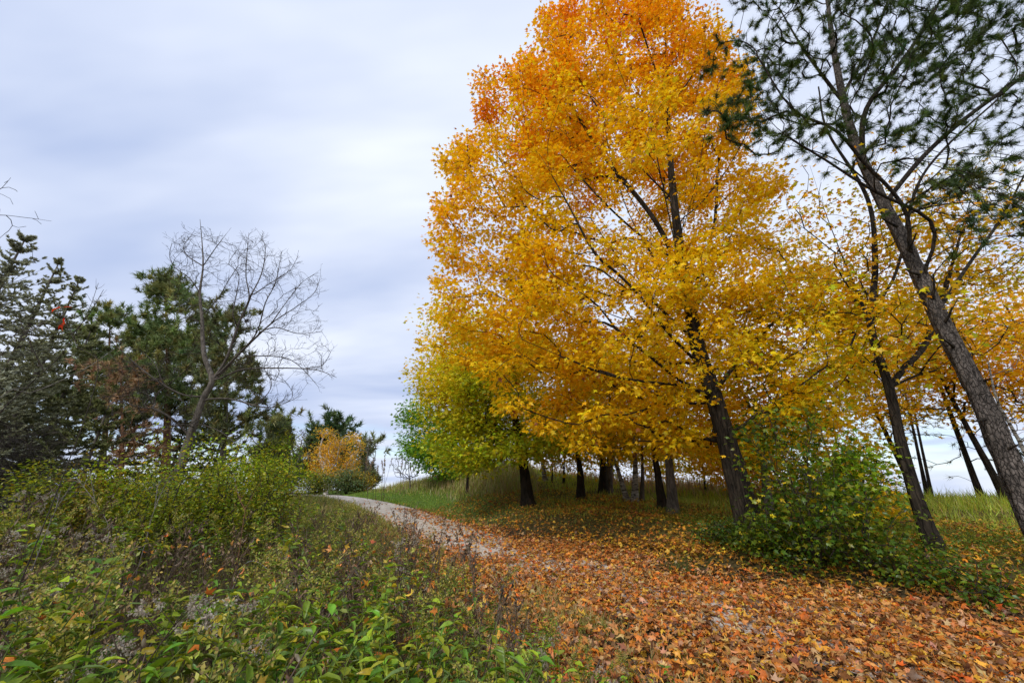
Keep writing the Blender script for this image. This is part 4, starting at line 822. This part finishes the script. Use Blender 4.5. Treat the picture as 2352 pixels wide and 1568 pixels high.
def weed_golden(h, seed, cols, plume=((.34, .34, .06), (.48, .42, .14))):
    g = np.random.default_rng(seed); st = MB(); lf = MB(); hd = MB(); bend = g.normal(size=2)*.16*h
    t = np.linspace(0, 1, 9); pts = np.stack([bend[0]*t**2, bend[1]*t**2, h*t], 1); polytube(st, pts, .005, .002, 5)
    n = int(h*60); f = np.sort(g.uniform(.12, .93, n)); p = np.stack([np.interp(f, t, pts[:, j]) for j in range(3)], 1); a = np.arange(n)*2.4+g.normal(size=n)*.3
    A = np.stack([np.cos(a), np.sin(a), .15+.5*f+g.normal(size=n)*.2], 1); put(lf, LANCE, p, A, unit(np.array([0, 0, 1.])+rng.normal(size=(n, 3))*.35), (.105-.05*f)*g.uniform(.7, 1.2, n), mixcol(n, cols), zs=rng.uniform(.5, 2.5, n))
    P = []; D = []
    for q in range(9):
        f0 = g.uniform(.72, 1); p0 = np.array([np.interp(f0, t, pts[:, j]) for j in range(3)]); a0 = g.uniform(0, 6.28); L = .15*h*(1.25-f0)*2; e = p0+np.array([math.cos(a0)*L, math.sin(a0)*L, L*.8]); polytube(st, [p0, e], .002, .001, 3)
        tt = g.random((26, 1)); P.append(p0+(e-p0)*tt+g.normal(size=(26, 3))*.008)
    P = np.concatenate(P); n = len(P); put(hd, SMALL, P, rdir(n)+np.array([0, 0, .6]), rdir(n), g.uniform(.012, .024, n), mixcol(n, plume))
    return dict(stem=(st, 'stem_green'), leaves=(lf, 'green'), flower_sprays=(hd, 'fluff'))
def weed_dead(h, seed, cols=((.075, .05, .028), (.12, .08, .045), (.18, .13, .08)), nl=80):
    g = np.random.default_rng(seed); st = MB(); lf = MB(); bend = g.normal(size=2)*.16*h; t = np.linspace(0, 1, 8); pts = np.stack([bend[0]*t**2, bend[1]*t**2, h*t], 1); polytube(st, pts, .0055, .0025, 5)
    B = [pts]
    for q in range(5):
        f0 = g.uniform(.4, .95); p0 = np.array([np.interp(f0, t, pts[:, j]) for j in range(3)]); a0 = g.uniform(0, 6.28); L = h*g.uniform(.12, .28); e = p0+np.array([math.cos(a0)*L*.5, math.sin(a0)*L*.5, L*.8]); polytube(st, [p0, .5*(p0+e)+g.normal(size=3)*.01, e], .0028, .0015, 4); B.append(np.array([p0, e]))
    P = []
    for q in range(nl):
        bq = B[g.integers(len(B))]; f = g.uniform(.25, 1)*(len(bq)-1); i = min(int(f), len(bq)-2); P.append(bq[i]+(bq[i+1]-bq[i])*(f-i))
    P = np.array(P); n = nl; put(lf, OVATE, P, unit(rdir(n)*np.array([1, 1, .5])-np.array([0, 0, .9])), rdir(n), g.uniform(.02, .05, n), mixcol(n, cols, None, .08, .25), zs=rng.uniform(-3, 3, n))
    return dict(stem=(st, 'stem_brown'), dry_leaves=(lf, 'litter'))
def weed_fluff(h, seed):
    g = np.random.default_rng(seed); st = MB(); lf = MB(); hd = MB(); bend = g.normal(size=2)*.2*h; t = np.linspace(0, 1, 8); pts = np.stack([bend[0]*t**2, bend[1]*t**2, h*t], 1); polytube(st, pts, .0045, .002, 5); P = []
    for q in range(12):
        f0 = g.uniform(.68, 1); p0 = np.array([np.interp(f0, t, pts[:, j]) for j in range(3)]); a0 = g.uniform(0, 6.28); L = h*g.uniform(.06, .17); e = p0+np.array([math.cos(a0)*L*.8, math.sin(a0)*L*.8, L*.75]); polytube(st, [p0, e], .002, .001, 3)
        c = e+g.normal(size=(5, 3))*.014; P.append((c[:, None]+rdir(55).reshape(5, 11, 3)*g.uniform(.004, .012)).reshape(-1, 3))
    P = np.concatenate(P); n = len(P); put(hd, SMALL, P, rdir(n), rdir(n), g.uniform(.008, .016, n), mixcol(n, ((.40, .36, .29), (.28, .24, .19), (.48, .44, .37)), None, .04, .12))
    n = 14; f = g.uniform(.15, .75, n); p = np.stack([np.interp(f, t, pts[:, j]) for j in range(3)], 1); put(lf, LANCE, p, rdir(n)-np.array([0, 0, .3]), rdir(n), g.uniform(.05, .09, n), mixcol(n, ((.12, .09, .05), (.16, .16, .04), (.09, .07, .045))), zs=rng.uniform(-2, 3, n))
    return dict(stem=(st, 'stem_brown'), dry_leaves=(lf, 'litter'), seed_sprays=(hd, 'fluff'))
def cane(L, seed, mat='cane'):
    g = np.random.default_rng(seed); st = MB(); t = np.linspace(0, 1, 18); hh = L*g.uniform(.42, .6)
    x = L*.75*t; z = hh*np.sin(np.clip(t*1.25, 0, 1.25)*math.pi*.62)**.9; y = .06*L*np.sin(t*4+g.random()*6); pts = np.stack([x, y, z], 1); polytube(st, pts, .0055, .002, 6)
    for i in range(22):
        p = pts[g.integers(2, 17)]; d = rdir(1)[0]; tubes(st, [p], [p+d*.012], .0016, .0003, 3)
    return dict(stem=(st, mat))
GREEN = ((.14, .25, .026), (.21, .31, .028), (.32, .37, .03), (.095, .18, .03), (.52, .46, .035))
protos = {}
def proto(kind, parts):
    pr = []
    for nm, (mb, mt) in parts.items():
        o = mb.build(nm, M[mt]); pr.append(o)
    protos.setdefault(kind, []).append(pr)
for i in range(5): proto('broad', weed_broad(1., 100+i, GREEN, (3, 3, 3, 2, .8), .108, OVATE, 15))
for i in range(3): proto('round', weed_broad(1., 120+i, ((.20, .29, .028), (.29, .34, .03), (.46, .43, .035), (.13, .21, .028)), None, .098, ROUND, 10))
for i in range(3): proto('lance', weed_broad(1., 130+i, ((.14, .26, .032), (.22, .33, .032), (.33, .38, .035), (.16, .23, .06)), None, .12, (OVATE[0]*np.array([.62, 1, 1]), OVATE[1]), 15))
for i in range(3): proto('golden', weed_golden(1., 140+i, ((.18, .25, .03), (.26, .31, .035), (.40, .38, .04), (.13, .18, .035))))
for i in range(4): proto('dead', weed_dead(1., 150+i))
for i in range(3): proto('tan', weed_dead(1., 160+i, ((.24, .165, .085), (.32, .23, .12), (.16, .11, .06)), 90))
for i in range(3): proto('fluff', weed_fluff(1., 170+i))
for i in range(3): proto('cane', cane(1.3, 180+i))
NAME = dict(broad='leafy_weed', round='leafy_weed', lance='leafy_weed', golden='goldenrod', dead='dead_weed', tan='dry_weed', fluff='seed_weed', cane='bramble_cane')
DESC = dict(broad='green weed with broad pointed leaves', round='yellow green weed with rounded leaves', lance='green weed with narrow leaves', golden='goldenrod with narrow leaves and faded plume', dead='dead weed with blackened shrivelled leaves', tan='dry brown weed with curled leaves', fluff='weed with whitish fluffy seed heads', cane='bare arching pale cane')
CAT = dict(broad='weed', round='weed', lance='weed', golden='goldenrod', dead='dead weed', tan='dry weed', fluff='seed weed', cane='cane')
used = set()
def plant(kind, x, y, h, rot=None, label=None, lean=.1, group=None):
    i = int(rng.integers(len(protos[kind]))); pr = protos[kind][i]; z = H(x, y)-.01
    root = bpy.data.objects.new(NAME[kind], None); col.objects.link(root); root.location = (x, y, z); root.empty_display_size = .05
    root.rotation_euler = (rng.normal()*lean, rng.normal()*lean, rng.uniform(0, 6.28) if rot is None else rot); root.scale = (max(h, .55),)*2+(h,) if kind != 'cane' else (h,)*3
    s = float(sdist(np.array([x]), np.array([y]))[0])
    zone = 'at the edge of the fallen leaves' if s-float(edge(y)) > -3.0 else ('in the front rows nearest the viewer' if y < 3.6 else ('under the spruces at the left side' if x < -.75*y else ('before the yellow green bushes' if y > 6 else 'in the middle of the tangle')))
    lab = label or DESC[kind]+' '+zone
    tag(root, lab, CAT[kind], group or (DESC[kind].split(' with')[0]+'s '+zone))
    first = (kind, i) not in used; used.add((kind, i))
    for p in pr:
        c = p if first else p.copy()
        if not first: col.objects.link(c)
        c.parent = root
    return root
def hmax(s, y): return np.interp(-s+edge(y), [1.5, 2.1, 3.0, 4.2, 7], [.26, .5, .85, 1.08, 1.28])
placed = []
def scatter(n, f, mind, chooser, rmin=1.5, rmax=9, power=1.):
    c = 0; tries = 0
    while c < n and tries < n*60:
        tries += 1
        r = rmin+(rmax-rmin)*rng.random()**power; a = R(rng.uniform(-60, 20)); x, y = r*math.sin(a), r*math.cos(a)
        if y < .9: continue
        s = float(sdist(np.array([x]), np.array([y]))[0])
        if rng.random() > f(x, y, s): continue
        if any((x-q[0])**2+(y-q[1])**2 < (mind*(.5+r/6))**2 for q in placed): continue
        placed.append((x, y)); kind, hh = chooser(x, y, s, r); plant(kind, x, y, hh); c += 1
    return c
def choose(x, y, s, r):
    hm = float(hmax(s, y))*rng.uniform(.75, 1.1)
    nz = float(vnoise(np.array([x]), np.array([y]), 1.1, 21)[0])
    if r < 4.4:
        w = dict(broad=5.2, lance=3.8, round=1.8, golden=1.4, dead=1.5, fluff=.6, tan=1.7)
    elif r < 6.8:
        w = dict(broad=1.6, lance=1.2, round=1.2, golden=1.4, dead=3., fluff=.9, tan=3.6)
    else:
        w = dict(broad=1.5, lance=1, round=2, golden=4, dead=1.6, fluff=.3, tan=1.8)
    if s-edge(y) > -3.2: w['golden'] *= 2; w['tan'] *= 1.6; w['broad'] *= .7
    if nz > .35: w['dead'] *= 2.2; w['tan'] *= 2
    ks = list(w); k = rng.choice(ks, p=np.array([w[a] for a in ks])/sum(w.values()))
    if k in ('golden', 'fluff', 'dead'): hm *= 1.12
    return k, hm
n1 = scatter(420, lambda x, y, s: np.clip((-s+edge(y)-1.5)/1.0, 0, 1), .125, choose, 1.9, 5.4, .8)
n2 = scatter(300, lambda x, y, s: np.clip((-s+edge(y)-1.6)/.9, 0, 1)*(1 if s > -5 or y < 9 else .3), .14, choose, 5, 17, .8)
print('plants', n1, n2)
for (u, v, L, rot, lab) in [(380, 1430, .8, .4, None), (560, 1420, .95, -.2, None), (60, 1400, 1.0, .3, None), (700, 1380, .9, -.5, None), (900, 1560, .6, 2.6, None), (300, 1500, .9, .1, None), (1010, 1545, .7, 0, None), (640, 1540, .8, 2.9, None), (200, 1470, .9, 2.8, None), (460, 1500, .8, 1.9, None), (130, 1330, 1.1, .8, None), (820, 1450, .8, .5, None), (500, 1350, 1.0, -.4, None), (720, 1490, .7, 3.6, None)]:
    p = hit(u, v+60); plant('cane', p[0], p[1], L, rot, lab)
for i in range(26):
    yy = rng.uniform(3.6, 10.5); xx = 0.
    ss = edge(yy)-rng.uniform(2.0, 3.6); cand = np.linspace(-9, 3, 400); xx = float(cand[np.argmin(np.abs(sdist(cand, np.full(400, yy))-ss))])
    plant(('dead', 'tan', 'dead', 'golden')[i % 4], xx, yy, rng.uniform(.85, 1.3))
def clump(label, u, v, h, w, n, cols, Y=None, name='dead_weed', cat='dead weed'):
    b = based(u, v) if Y is None else g0(u, v, Y); o = thing(name, label, cat, b); st = MB(); lf = MB(); g = np.random.default_rng(int(u))
    for i in range(n):
        a = g.uniform(0, 6.28); rr = w*g.random()**.5; e = b+np.array([math.cos(a)*rr, math.sin(a)*rr, h*g.uniform(.6, 1.08)]); p0 = b+np.array([math.cos(a), math.sin(a), 0])*rr*.6
        polytube(st, [p0, .5*(p0+e)+g.normal(size=3)*.02, e], .004, .002, 4)
        m = 34; f = g.uniform(.15, 1, (m, 1)); put(lf, OVATE, p0+(e-p0)*f+g.normal(size=(m, 3))*.02, unit(rdir(m)-np.array([0, 0, .5])), rdir(m), g.uniform(.02, .05, m), mixcol(m, cols, None, .08, .25), zs=rng.uniform(-3, 3, m))
    st.build('stem', M['stem_brown'], o, b); lf.build('dry_leaves', M['litter'], o, b)
clump('thick clump of grey brown dried stalks standing at the edge of the fallen leaves', 925, 1365, 1.3, .2, 34, ((.12, .085, .065), (.18, .135, .10), (.24, .185, .145)))
clump('dark brown withered clump left of the far path end', 612, 1300, 1.5, .24, 24, ((.055, .038, .028), (.09, .065, .05)))
clump('shrivelled dark stalks in the middle of the tangle', 745, 1330, 1.15, .16, 14, ((.05, .036, .028), (.08, .06, .045)))
clump('brown dried stalks below the broad green pine', 430, 1330, 1.15, .45, 26, ((.12, .09, .065), (.17, .13, .1)))
clump('low whitish grey seed stalks among orange leaves at the bottom of the path edge', 1215, 1545, .32, .25, 14, ((.34, .31, .28), (.25, .22, .18), (.42, .39, .36)), name='seed_weed', cat='seed weed')
for u, v, vt, lab in [(1075, 1400, 1215, 'single tall thin brown stalk rising over the leaf covered path'), (1100, 1400, 1270, 'shorter thin dark stalk right of the tall thin stalk'), (800, 1250, 1120, 'thin dark stalk standing before the pale far path')]:
    b = based(u, v); t = at(u-28, vt, b[1]); o = thing('dry_stalk', lab, 'stalk', b); mb = MB(); polytube(mb, resample([b, .5*(b+t)+np.array([.02, 0, 0]), t], .08), .006, .003, 5); mb.build('stem', M['stem_brown'], o, b)
    mb = MB(); n = 26; f = rng.random((n, 1)); put(mb, OVATE, b+(t-b)*f, rdir(n)-np.array([0, 0, .4]), rdir(n), .03, mixcol(n, ((.1, .07, .05), (.16, .1, .06)))); mb.build('dry_leaves', M['litter'], o, b)

# low fill beneath the plants
P, s = area_pts(36000, 1.6, 19, .9, lambda x, y, s: np.clip((-s+edge(y)-1.5)/.8, 0, 1)*(x < 2), 60)
n = len(P); hm = hmax(s, P[:, 1]); P[:, 2] += rng.random(n)*hm*.42
mb = MB(); r = np.linalg.norm(P[:, :2], axis=1)
put(mb, OVATE, P, rdir(n)*np.array([1, 1, .6]), unit(np.array([0, 0, .8])+rng.normal(size=(n, 3))*.7), rng.uniform(.03, .085, n), mixcol(n, ((.13, .19, .022), (.20, .25, .028), (.17, .12, .06), (.08, .058, .035), (.32, .33, .04), (.28, .20, .11)), (3, 3, 2., 2., 1.5, 1.2), .1, .3), zs=rng.uniform(-2, 3, n))
m = 9000; k = rng.integers(0, n, m); q = P[k].copy(); q[:, 2] = height(q[:, 0], q[:, 1]); dd = unit(np.array([0, 0, 1.])+rng.normal(size=(m, 3))*.45); tubes(mb, q, q+dd*(hm[k]*rng.uniform(.5, 1.1, m))[:, None], .0025, .001, 3, (.13, .10, .06))
tag(mb.build('undergrowth', M['green']), 'tangled low leaves and thin stems filling the ground left of the path', 'undergrowth', kind='stuff')
# green ground cover at the foot of the bank, right
P, s = area_pts(15000, 5.5, 14, .9, lambda x, y, s: ((s > 2.4) & (s < 7) & (x > 4.4))*np.clip((s-2.4)/1.2, 0, 1), 58)
n = len(P); P[:, 2] += rng.random(n)*.34
mb = MB(); put(mb, OVATE, P, rdir(n)*np.array([1, 1, .5]), unit(np.array([0, 0, 1.])+rng.normal(size=(n, 3))*.5), rng.uniform(.03, .07, n), mixcol(n, ((.065, .13, .016), (.10, .17, .018), (.18, .21, .022), (.36, .31, .03)), (3, 3, 2, .5)))
tag(mb.build('ground_cover', M['green']), 'low green leaves along the foot of the bank right of the green bushes', 'ground cover', kind='stuff')

# ------------------------------------------------------------------ bare saplings at the left
def sapling(label, lines, r0, bark, red=None, side=14, name='bare_sapling', L=.22):
    b = np.array(lines[0][0]).copy(); b[2] = H(b[0], b[1])-.03; lines[0] = [b]+list(lines[0])
    o = thing(name, label, 'sapling', b); mb = MB(); g = np.random.default_rng(int(r0*1e5)+len(lines))
    for i, ln in enumerate(lines):
        p = resample(ln, .12); rr = r0*(1 if i == 0 else .6); polytube(mb, p, rr, .0022, 6)
        for q in range(side):
            j = g.integers(len(p)//3, len(p)-1); d = unit(p[j+1]-p[j])+rdir(1)[0]*.75; e = p[j]+unit(d)*g.uniform(.3, 1)*L; polytube(mb, [p[j], .5*(p[j]+e)+g.normal(size=3)*.008, e], .0028, .001, 4)
    mb.build('stem', M[bark], o, b)
    if red is not None:
        mb = MB(); P = np.array([q[0] for q in red]); put(mb, OVATE, P, np.array([q[1] for q in red], float), np.array([(.1, -.8, .5)]*len(red))+rng.normal(size=(len(red), 3))*.2, np.array([q[2] for q in red]), mixcol(len(red), ((.62, .035, .012), (.55, .06, .015)), None, .05, .08), zs=1.2)
        mb.build('red_leaves', M['leaf'], o, b)
A = lambda *q: [at(*p) for p in q]
sapling('grey brown bare sapling slanting across the spruces from the left edge', [A((-40, 1010, 4.6), (60, 890, 4.7), (140, 815, 4.8), (200, 720, 4.9), (226, 650, 5)), A((165, 770, 4.85), (205, 720, 4.8), (238, 665, 4.8)), A((100, 850, 4.75), (60, 770, 4.6), (40, 720, 4.6))], .011, 'twig')
sapling('pale thin whip stretching from the left edge before the spruces', [A((-30, 950, 3.8), (80, 900, 4), (190, 850, 4.3), (265, 800, 4.6))], .007, 'twig_grey', side=8)
sapling('pale twig slanting at the left edge below the red leaves', [A((-30, 870, 4.2), (40, 780, 4.2), (95, 745, 4.2)), A((-20, 790, 4.2), (60, 760, 4.2), (110, 735, 4.3))], .006, 'twig_grey', side=8)
p1, p2 = at(128, 708, 3.2), at(146, 750, 3.2)
sapling('thin twig holding a few bright red leaves in front of the spruces', [A((215, 900, 3.2), (180, 800, 3.2), (152, 740, 3.2), (142, 705, 3.2))], .005, 'twig', [(at(140, 706, 3.2), (-1, .1, -.12), .115), (at(144, 706, 3.2), (.8, .2, .35), .06), (at(149, 728, 3.2), (.0, .1, -1), .07), (at(150, 738, 3.2), (-.35, .1, -1), .09), (at(142, 745, 3.2), (-.4, 0, -.8), .05)], side=4)
sapling('bare forked sapling with two last yellow leaves among the olive bushes', [A((545, 1290, 5.4), (560, 1190, 5.4), (565, 1165, 5.4), (585, 1130, 5.4), (603, 1100, 5.4)), A((563, 1170, 5.4), (548, 1140, 5.4), (540, 1105, 5.4))], .009, 'bark_rust', side=5)
for i, (u, v, u2, v2, Y, lab) in enumerate([(100, 1240, 170, 1105, 5.2, 'dry forked grey sapling among the white seed heads at the left'), (330, 1260, 395, 1080, 7., 'thin grey sapling before the bright bush left of the bare trunk'), (250, 1230, 205, 1075, 6.5, 'crooked thin sapling before the brownish yellow bush')]):
    sapling(lab, [A((u, v, Y), ((u+u2)/2-8, (v+v2)/2, Y), (u2, v2, Y)), A(((u+u2)/2-8, (v+v2)/2, Y), (u2-30, v2+20, Y))], .008, 'twig_grey', side=10)
# overhanging twigs of a tree standing beyond the left edge
def edge_tree():
    Y = 7.; b = np.array([at(-330, 1100, Y)[0], Y, 0.]); b[2] = H(b[0], b[1])-.05
    st = [b, at(-310, 800, Y), at(-280, 500, Y), at(-260, 300, Y)]
    ex = [A((-290, 620, Y), (-150, 520, Y), (-20, 495, Y), (60, 500, Y), (118, 508, Y)), A((-285, 520, Y), (-120, 470, Y), (-10, 440, Y), (25, 408, Y)), A((-300, 700, Y), (-120, 660, Y), (20, 650, Y), (75, 590, Y))]
    tips = [at(u, v, Y+rng.normal()*.25) for u, v in ((80, 485), (60, 520), (30, 470), (20, 530), (40, 440), (10, 420), (-20, 560), (25, 505), (95, 515), (50, 545), (0, 480), (-60, 450), (35, 436), (-100, 520))]
    G = grow(st, tips, alpha=.2, step=.15, up=.1, r_tip=.0042, expo=2.6, extra=ex, jit=.1, zmin=3)
    tree('bare_tree', 'bare twigs reaching into the sky from a tree beyond the left edge', 'tree', st, .12, .04, G, M['bark_grey'], [], k=12, seed=77, limb_mat=M['twig'])
edge_tree()
# thin pines on the right skyline
for i, (u, v, u2, v2, Y, r, lab) in enumerate([(2250, 1135, 2165, 900, 17., .12, 'slim dark pine leaning left on the right skyline with sparse needle tufts'), (2122, 1120, 2092, 960, 20., .09, 'left one of two thin bare pine trunks close together behind the forked tree'), (2132, 1122, 2104, 965, 20.6, .08, 'right one of two thin bare pine trunks close together behind the forked tree')]):
    b = g0(u, v, Y); t = at(u2, v2, Y); tt = t+(t-b)*.5; g = .5*(b+t)
    tips = ell(90 if i == 0 else 30, [(.45*b+.55*t, (2.4, 1.6, 1.8)), (t, (2., 1.6, 1.6))] if i == 0 else [(t, (1.2, 1, 1))])
    G = grow([b, g, t, tt], tips, alpha=.2, step=.4, up=0., zmin=b[2]+.6, r_tip=.008, expo=2.6, jit=.12)
    mb = MB(); e = G['ends']; tufts(mb, G['P'][e], G['dr'][e]+np.array([0, 0, .2]), 16, .24, .02, PD, 1.)
    tree('pine_tree', lab, 'tree', [b, g, t, tt], r, r*.4, G, M['bark_dark'], [('needles', mb, M['needle'])], k=10, seed=90+i, limb_mat=M['twig'])
spr(2395, 830, 15., 'dark green spruce behind the tall pine at the right edge', 2.6, dead=.02, seed=99, dens=1., colA=(.02, .045, .025), colB=(.045, .09, .045), blade=.12, bw=.035)
b = g0(2400, 1140, 12.5); st = [b, at(2340, 1010, 12.5), at(2290, 920, 12.5), at(2270, 830, 12.5)]
G = grow(st, [at(a, c, 12.5+rng.normal()*.4) for a, c in zip(rng.uniform(2230, 2380, 60), rng.uniform(780, 1010, 60))], alpha=.3, step=.25, up=.3, r_tip=.005, expo=2.4)
tree('birch_tree', 'slim white birch with bare twigs right of the tall pine', 'tree', st, .075, .02, G, M['bark_birch'], [], k=10, seed=98, limb_mat=M['twig_grey'])

# ------------------------------------------------------------------ light
SUN_EL, SUN_AZ = R(40), R(208)     # azimuth measured clockwise from +Y: behind the viewer, to the left
w = bpy.data.worlds.new('World'); scene.world = w; w.use_nodes = True; nt = w.node_tree; N = nt.nodes; L = nt.links; N.clear()
out = N.new('ShaderNodeOutputWorld'); bg = N.new('ShaderNodeBackground'); bg.inputs['Strength'].default_value = .1
sky = N.new('ShaderNodeTexSky'); sky.sky_type = 'NISHITA'; sky.sun_disc = False; sky.sun_elevation = SUN_EL; sky.sun_rotation = SUN_AZ
tc = N.new('ShaderNodeTexCoord'); sx = N.new('ShaderNodeSeparateXYZ'); L.new(tc.outputs['Generated'], sx.inputs[0])
def math_(op, a, b=None):
    n = N.new('ShaderNodeMath'); n.operation = op
    for i, q in enumerate((a, b)):
        if q is None: continue
        if isinstance(q, (int, float)): n.inputs[i].default_value = q
        else: L.new(q, n.inputs[i])
    return n.outputs[0]
zz = math_('ADD', math_('MAXIMUM', sx.outputs['Z'], 0.), .22)
cx = N.new('ShaderNodeCombineXYZ'); L.new(math_('DIVIDE', sx.outputs['X'], zz), cx.inputs[0]); L.new(math_('DIVIDE', sx.outputs['Y'], zz), cx.inputs[1])
mp = N.new('ShaderNodeMapping'); mp.inputs['Rotation'].default_value = (0, 0, R(35)); mp.inputs['Scale'].default_value = (.55, 1.5, 1); mp.inputs['Location'].default_value = (.7, .3, 0); L.new(cx.outputs[0], mp.inputs[0])
n1 = N.new('ShaderNodeTexNoise'); n1.inputs['Scale'].default_value = .62; n1.inputs['Detail'].default_value = 5; n1.inputs['Roughness'].default_value = .5; n1.inputs['Distortion'].default_value = .4; L.new(mp.outputs[0], n1.inputs['Vector'])
r = N.new('ShaderNodeValToRGB'); r.color_ramp.elements[0].position = .38; r.color_ramp.elements[1].position = .60
r.color_ramp.elements[0].color = (.265, .317, .452, 1); r.color_ramp.elements[1].color = (.53, .557, .615, 1); L.new(n1.outputs['Fac'], r.inputs[0])
sc = N.new('ShaderNodeVectorMath'); sc.operation = 'SCALE'; sc.inputs['Scale'].default_value = 10.; L.new(r.outputs[0], sc.inputs[0])
# low breaks in the cloud where blue sky shows
lowf = math_('MULTIPLY', math_('MAXIMUM', math_('SUBTRACT', 1., math_('MULTIPLY', math_('ABSOLUTE', math_('SUBTRACT', sx.outputs['Z'], .10)), 9.)), 0.), .75)
n2 = N.new('ShaderNodeTexNoise'); n2.inputs['Scale'].default_value = 5.; n2.inputs['Detail'].default_value = 4
mp2 = N.new('ShaderNodeMapping'); mp2.inputs['Scale'].default_value = (.6, .6, 5); L.new(tc.outputs['Generated'], mp2.inputs[0]); L.new(mp2.outputs[0], n2.inputs['Vector'])
r2 = N.new('ShaderNodeValToRGB'); r2.color_ramp.elements[0].position = .45; r2.color_ramp.elements[1].position = .6; L.new(n2.outputs['Fac'], r2.inputs[0])
fac = math_('MULTIPLY', lowf, r2.outputs[0])
mx = N.new('ShaderNodeMix'); mx.data_type = 'RGBA'; L.new(fac, mx.inputs[0]); L.new(sc.outputs[0], mx.inputs[6]); L.new(sky.outputs[0], mx.inputs[7])
L.new(mx.outputs[2], bg.inputs['Color']); L.new(bg.outputs[0], out.inputs[0])
sun = bpy.data.lights.new('sun', 'SUN'); sun.energy = 1.5; sun.angle = R(20); sun.color = (1, .95, .88)
so = bpy.data.objects.new('sun', sun); col.objects.link(so)
so.rotation_euler = (math.pi/2-SUN_EL, 0, -SUN_AZ+math.pi)
sv = scene.view_settings; sv.view_transform = 'Standard'; sv.look = 'None'; sv.exposure = .95; sv.gamma = 1
cy = scene.cycles; cy.max_bounces = 6; cy.diffuse_bounces = 4; cy.glossy_bounces = 2; cy.transmission_bounces = 3; cy.transparent_max_bounces = 4
scene.render.film_transparent = False
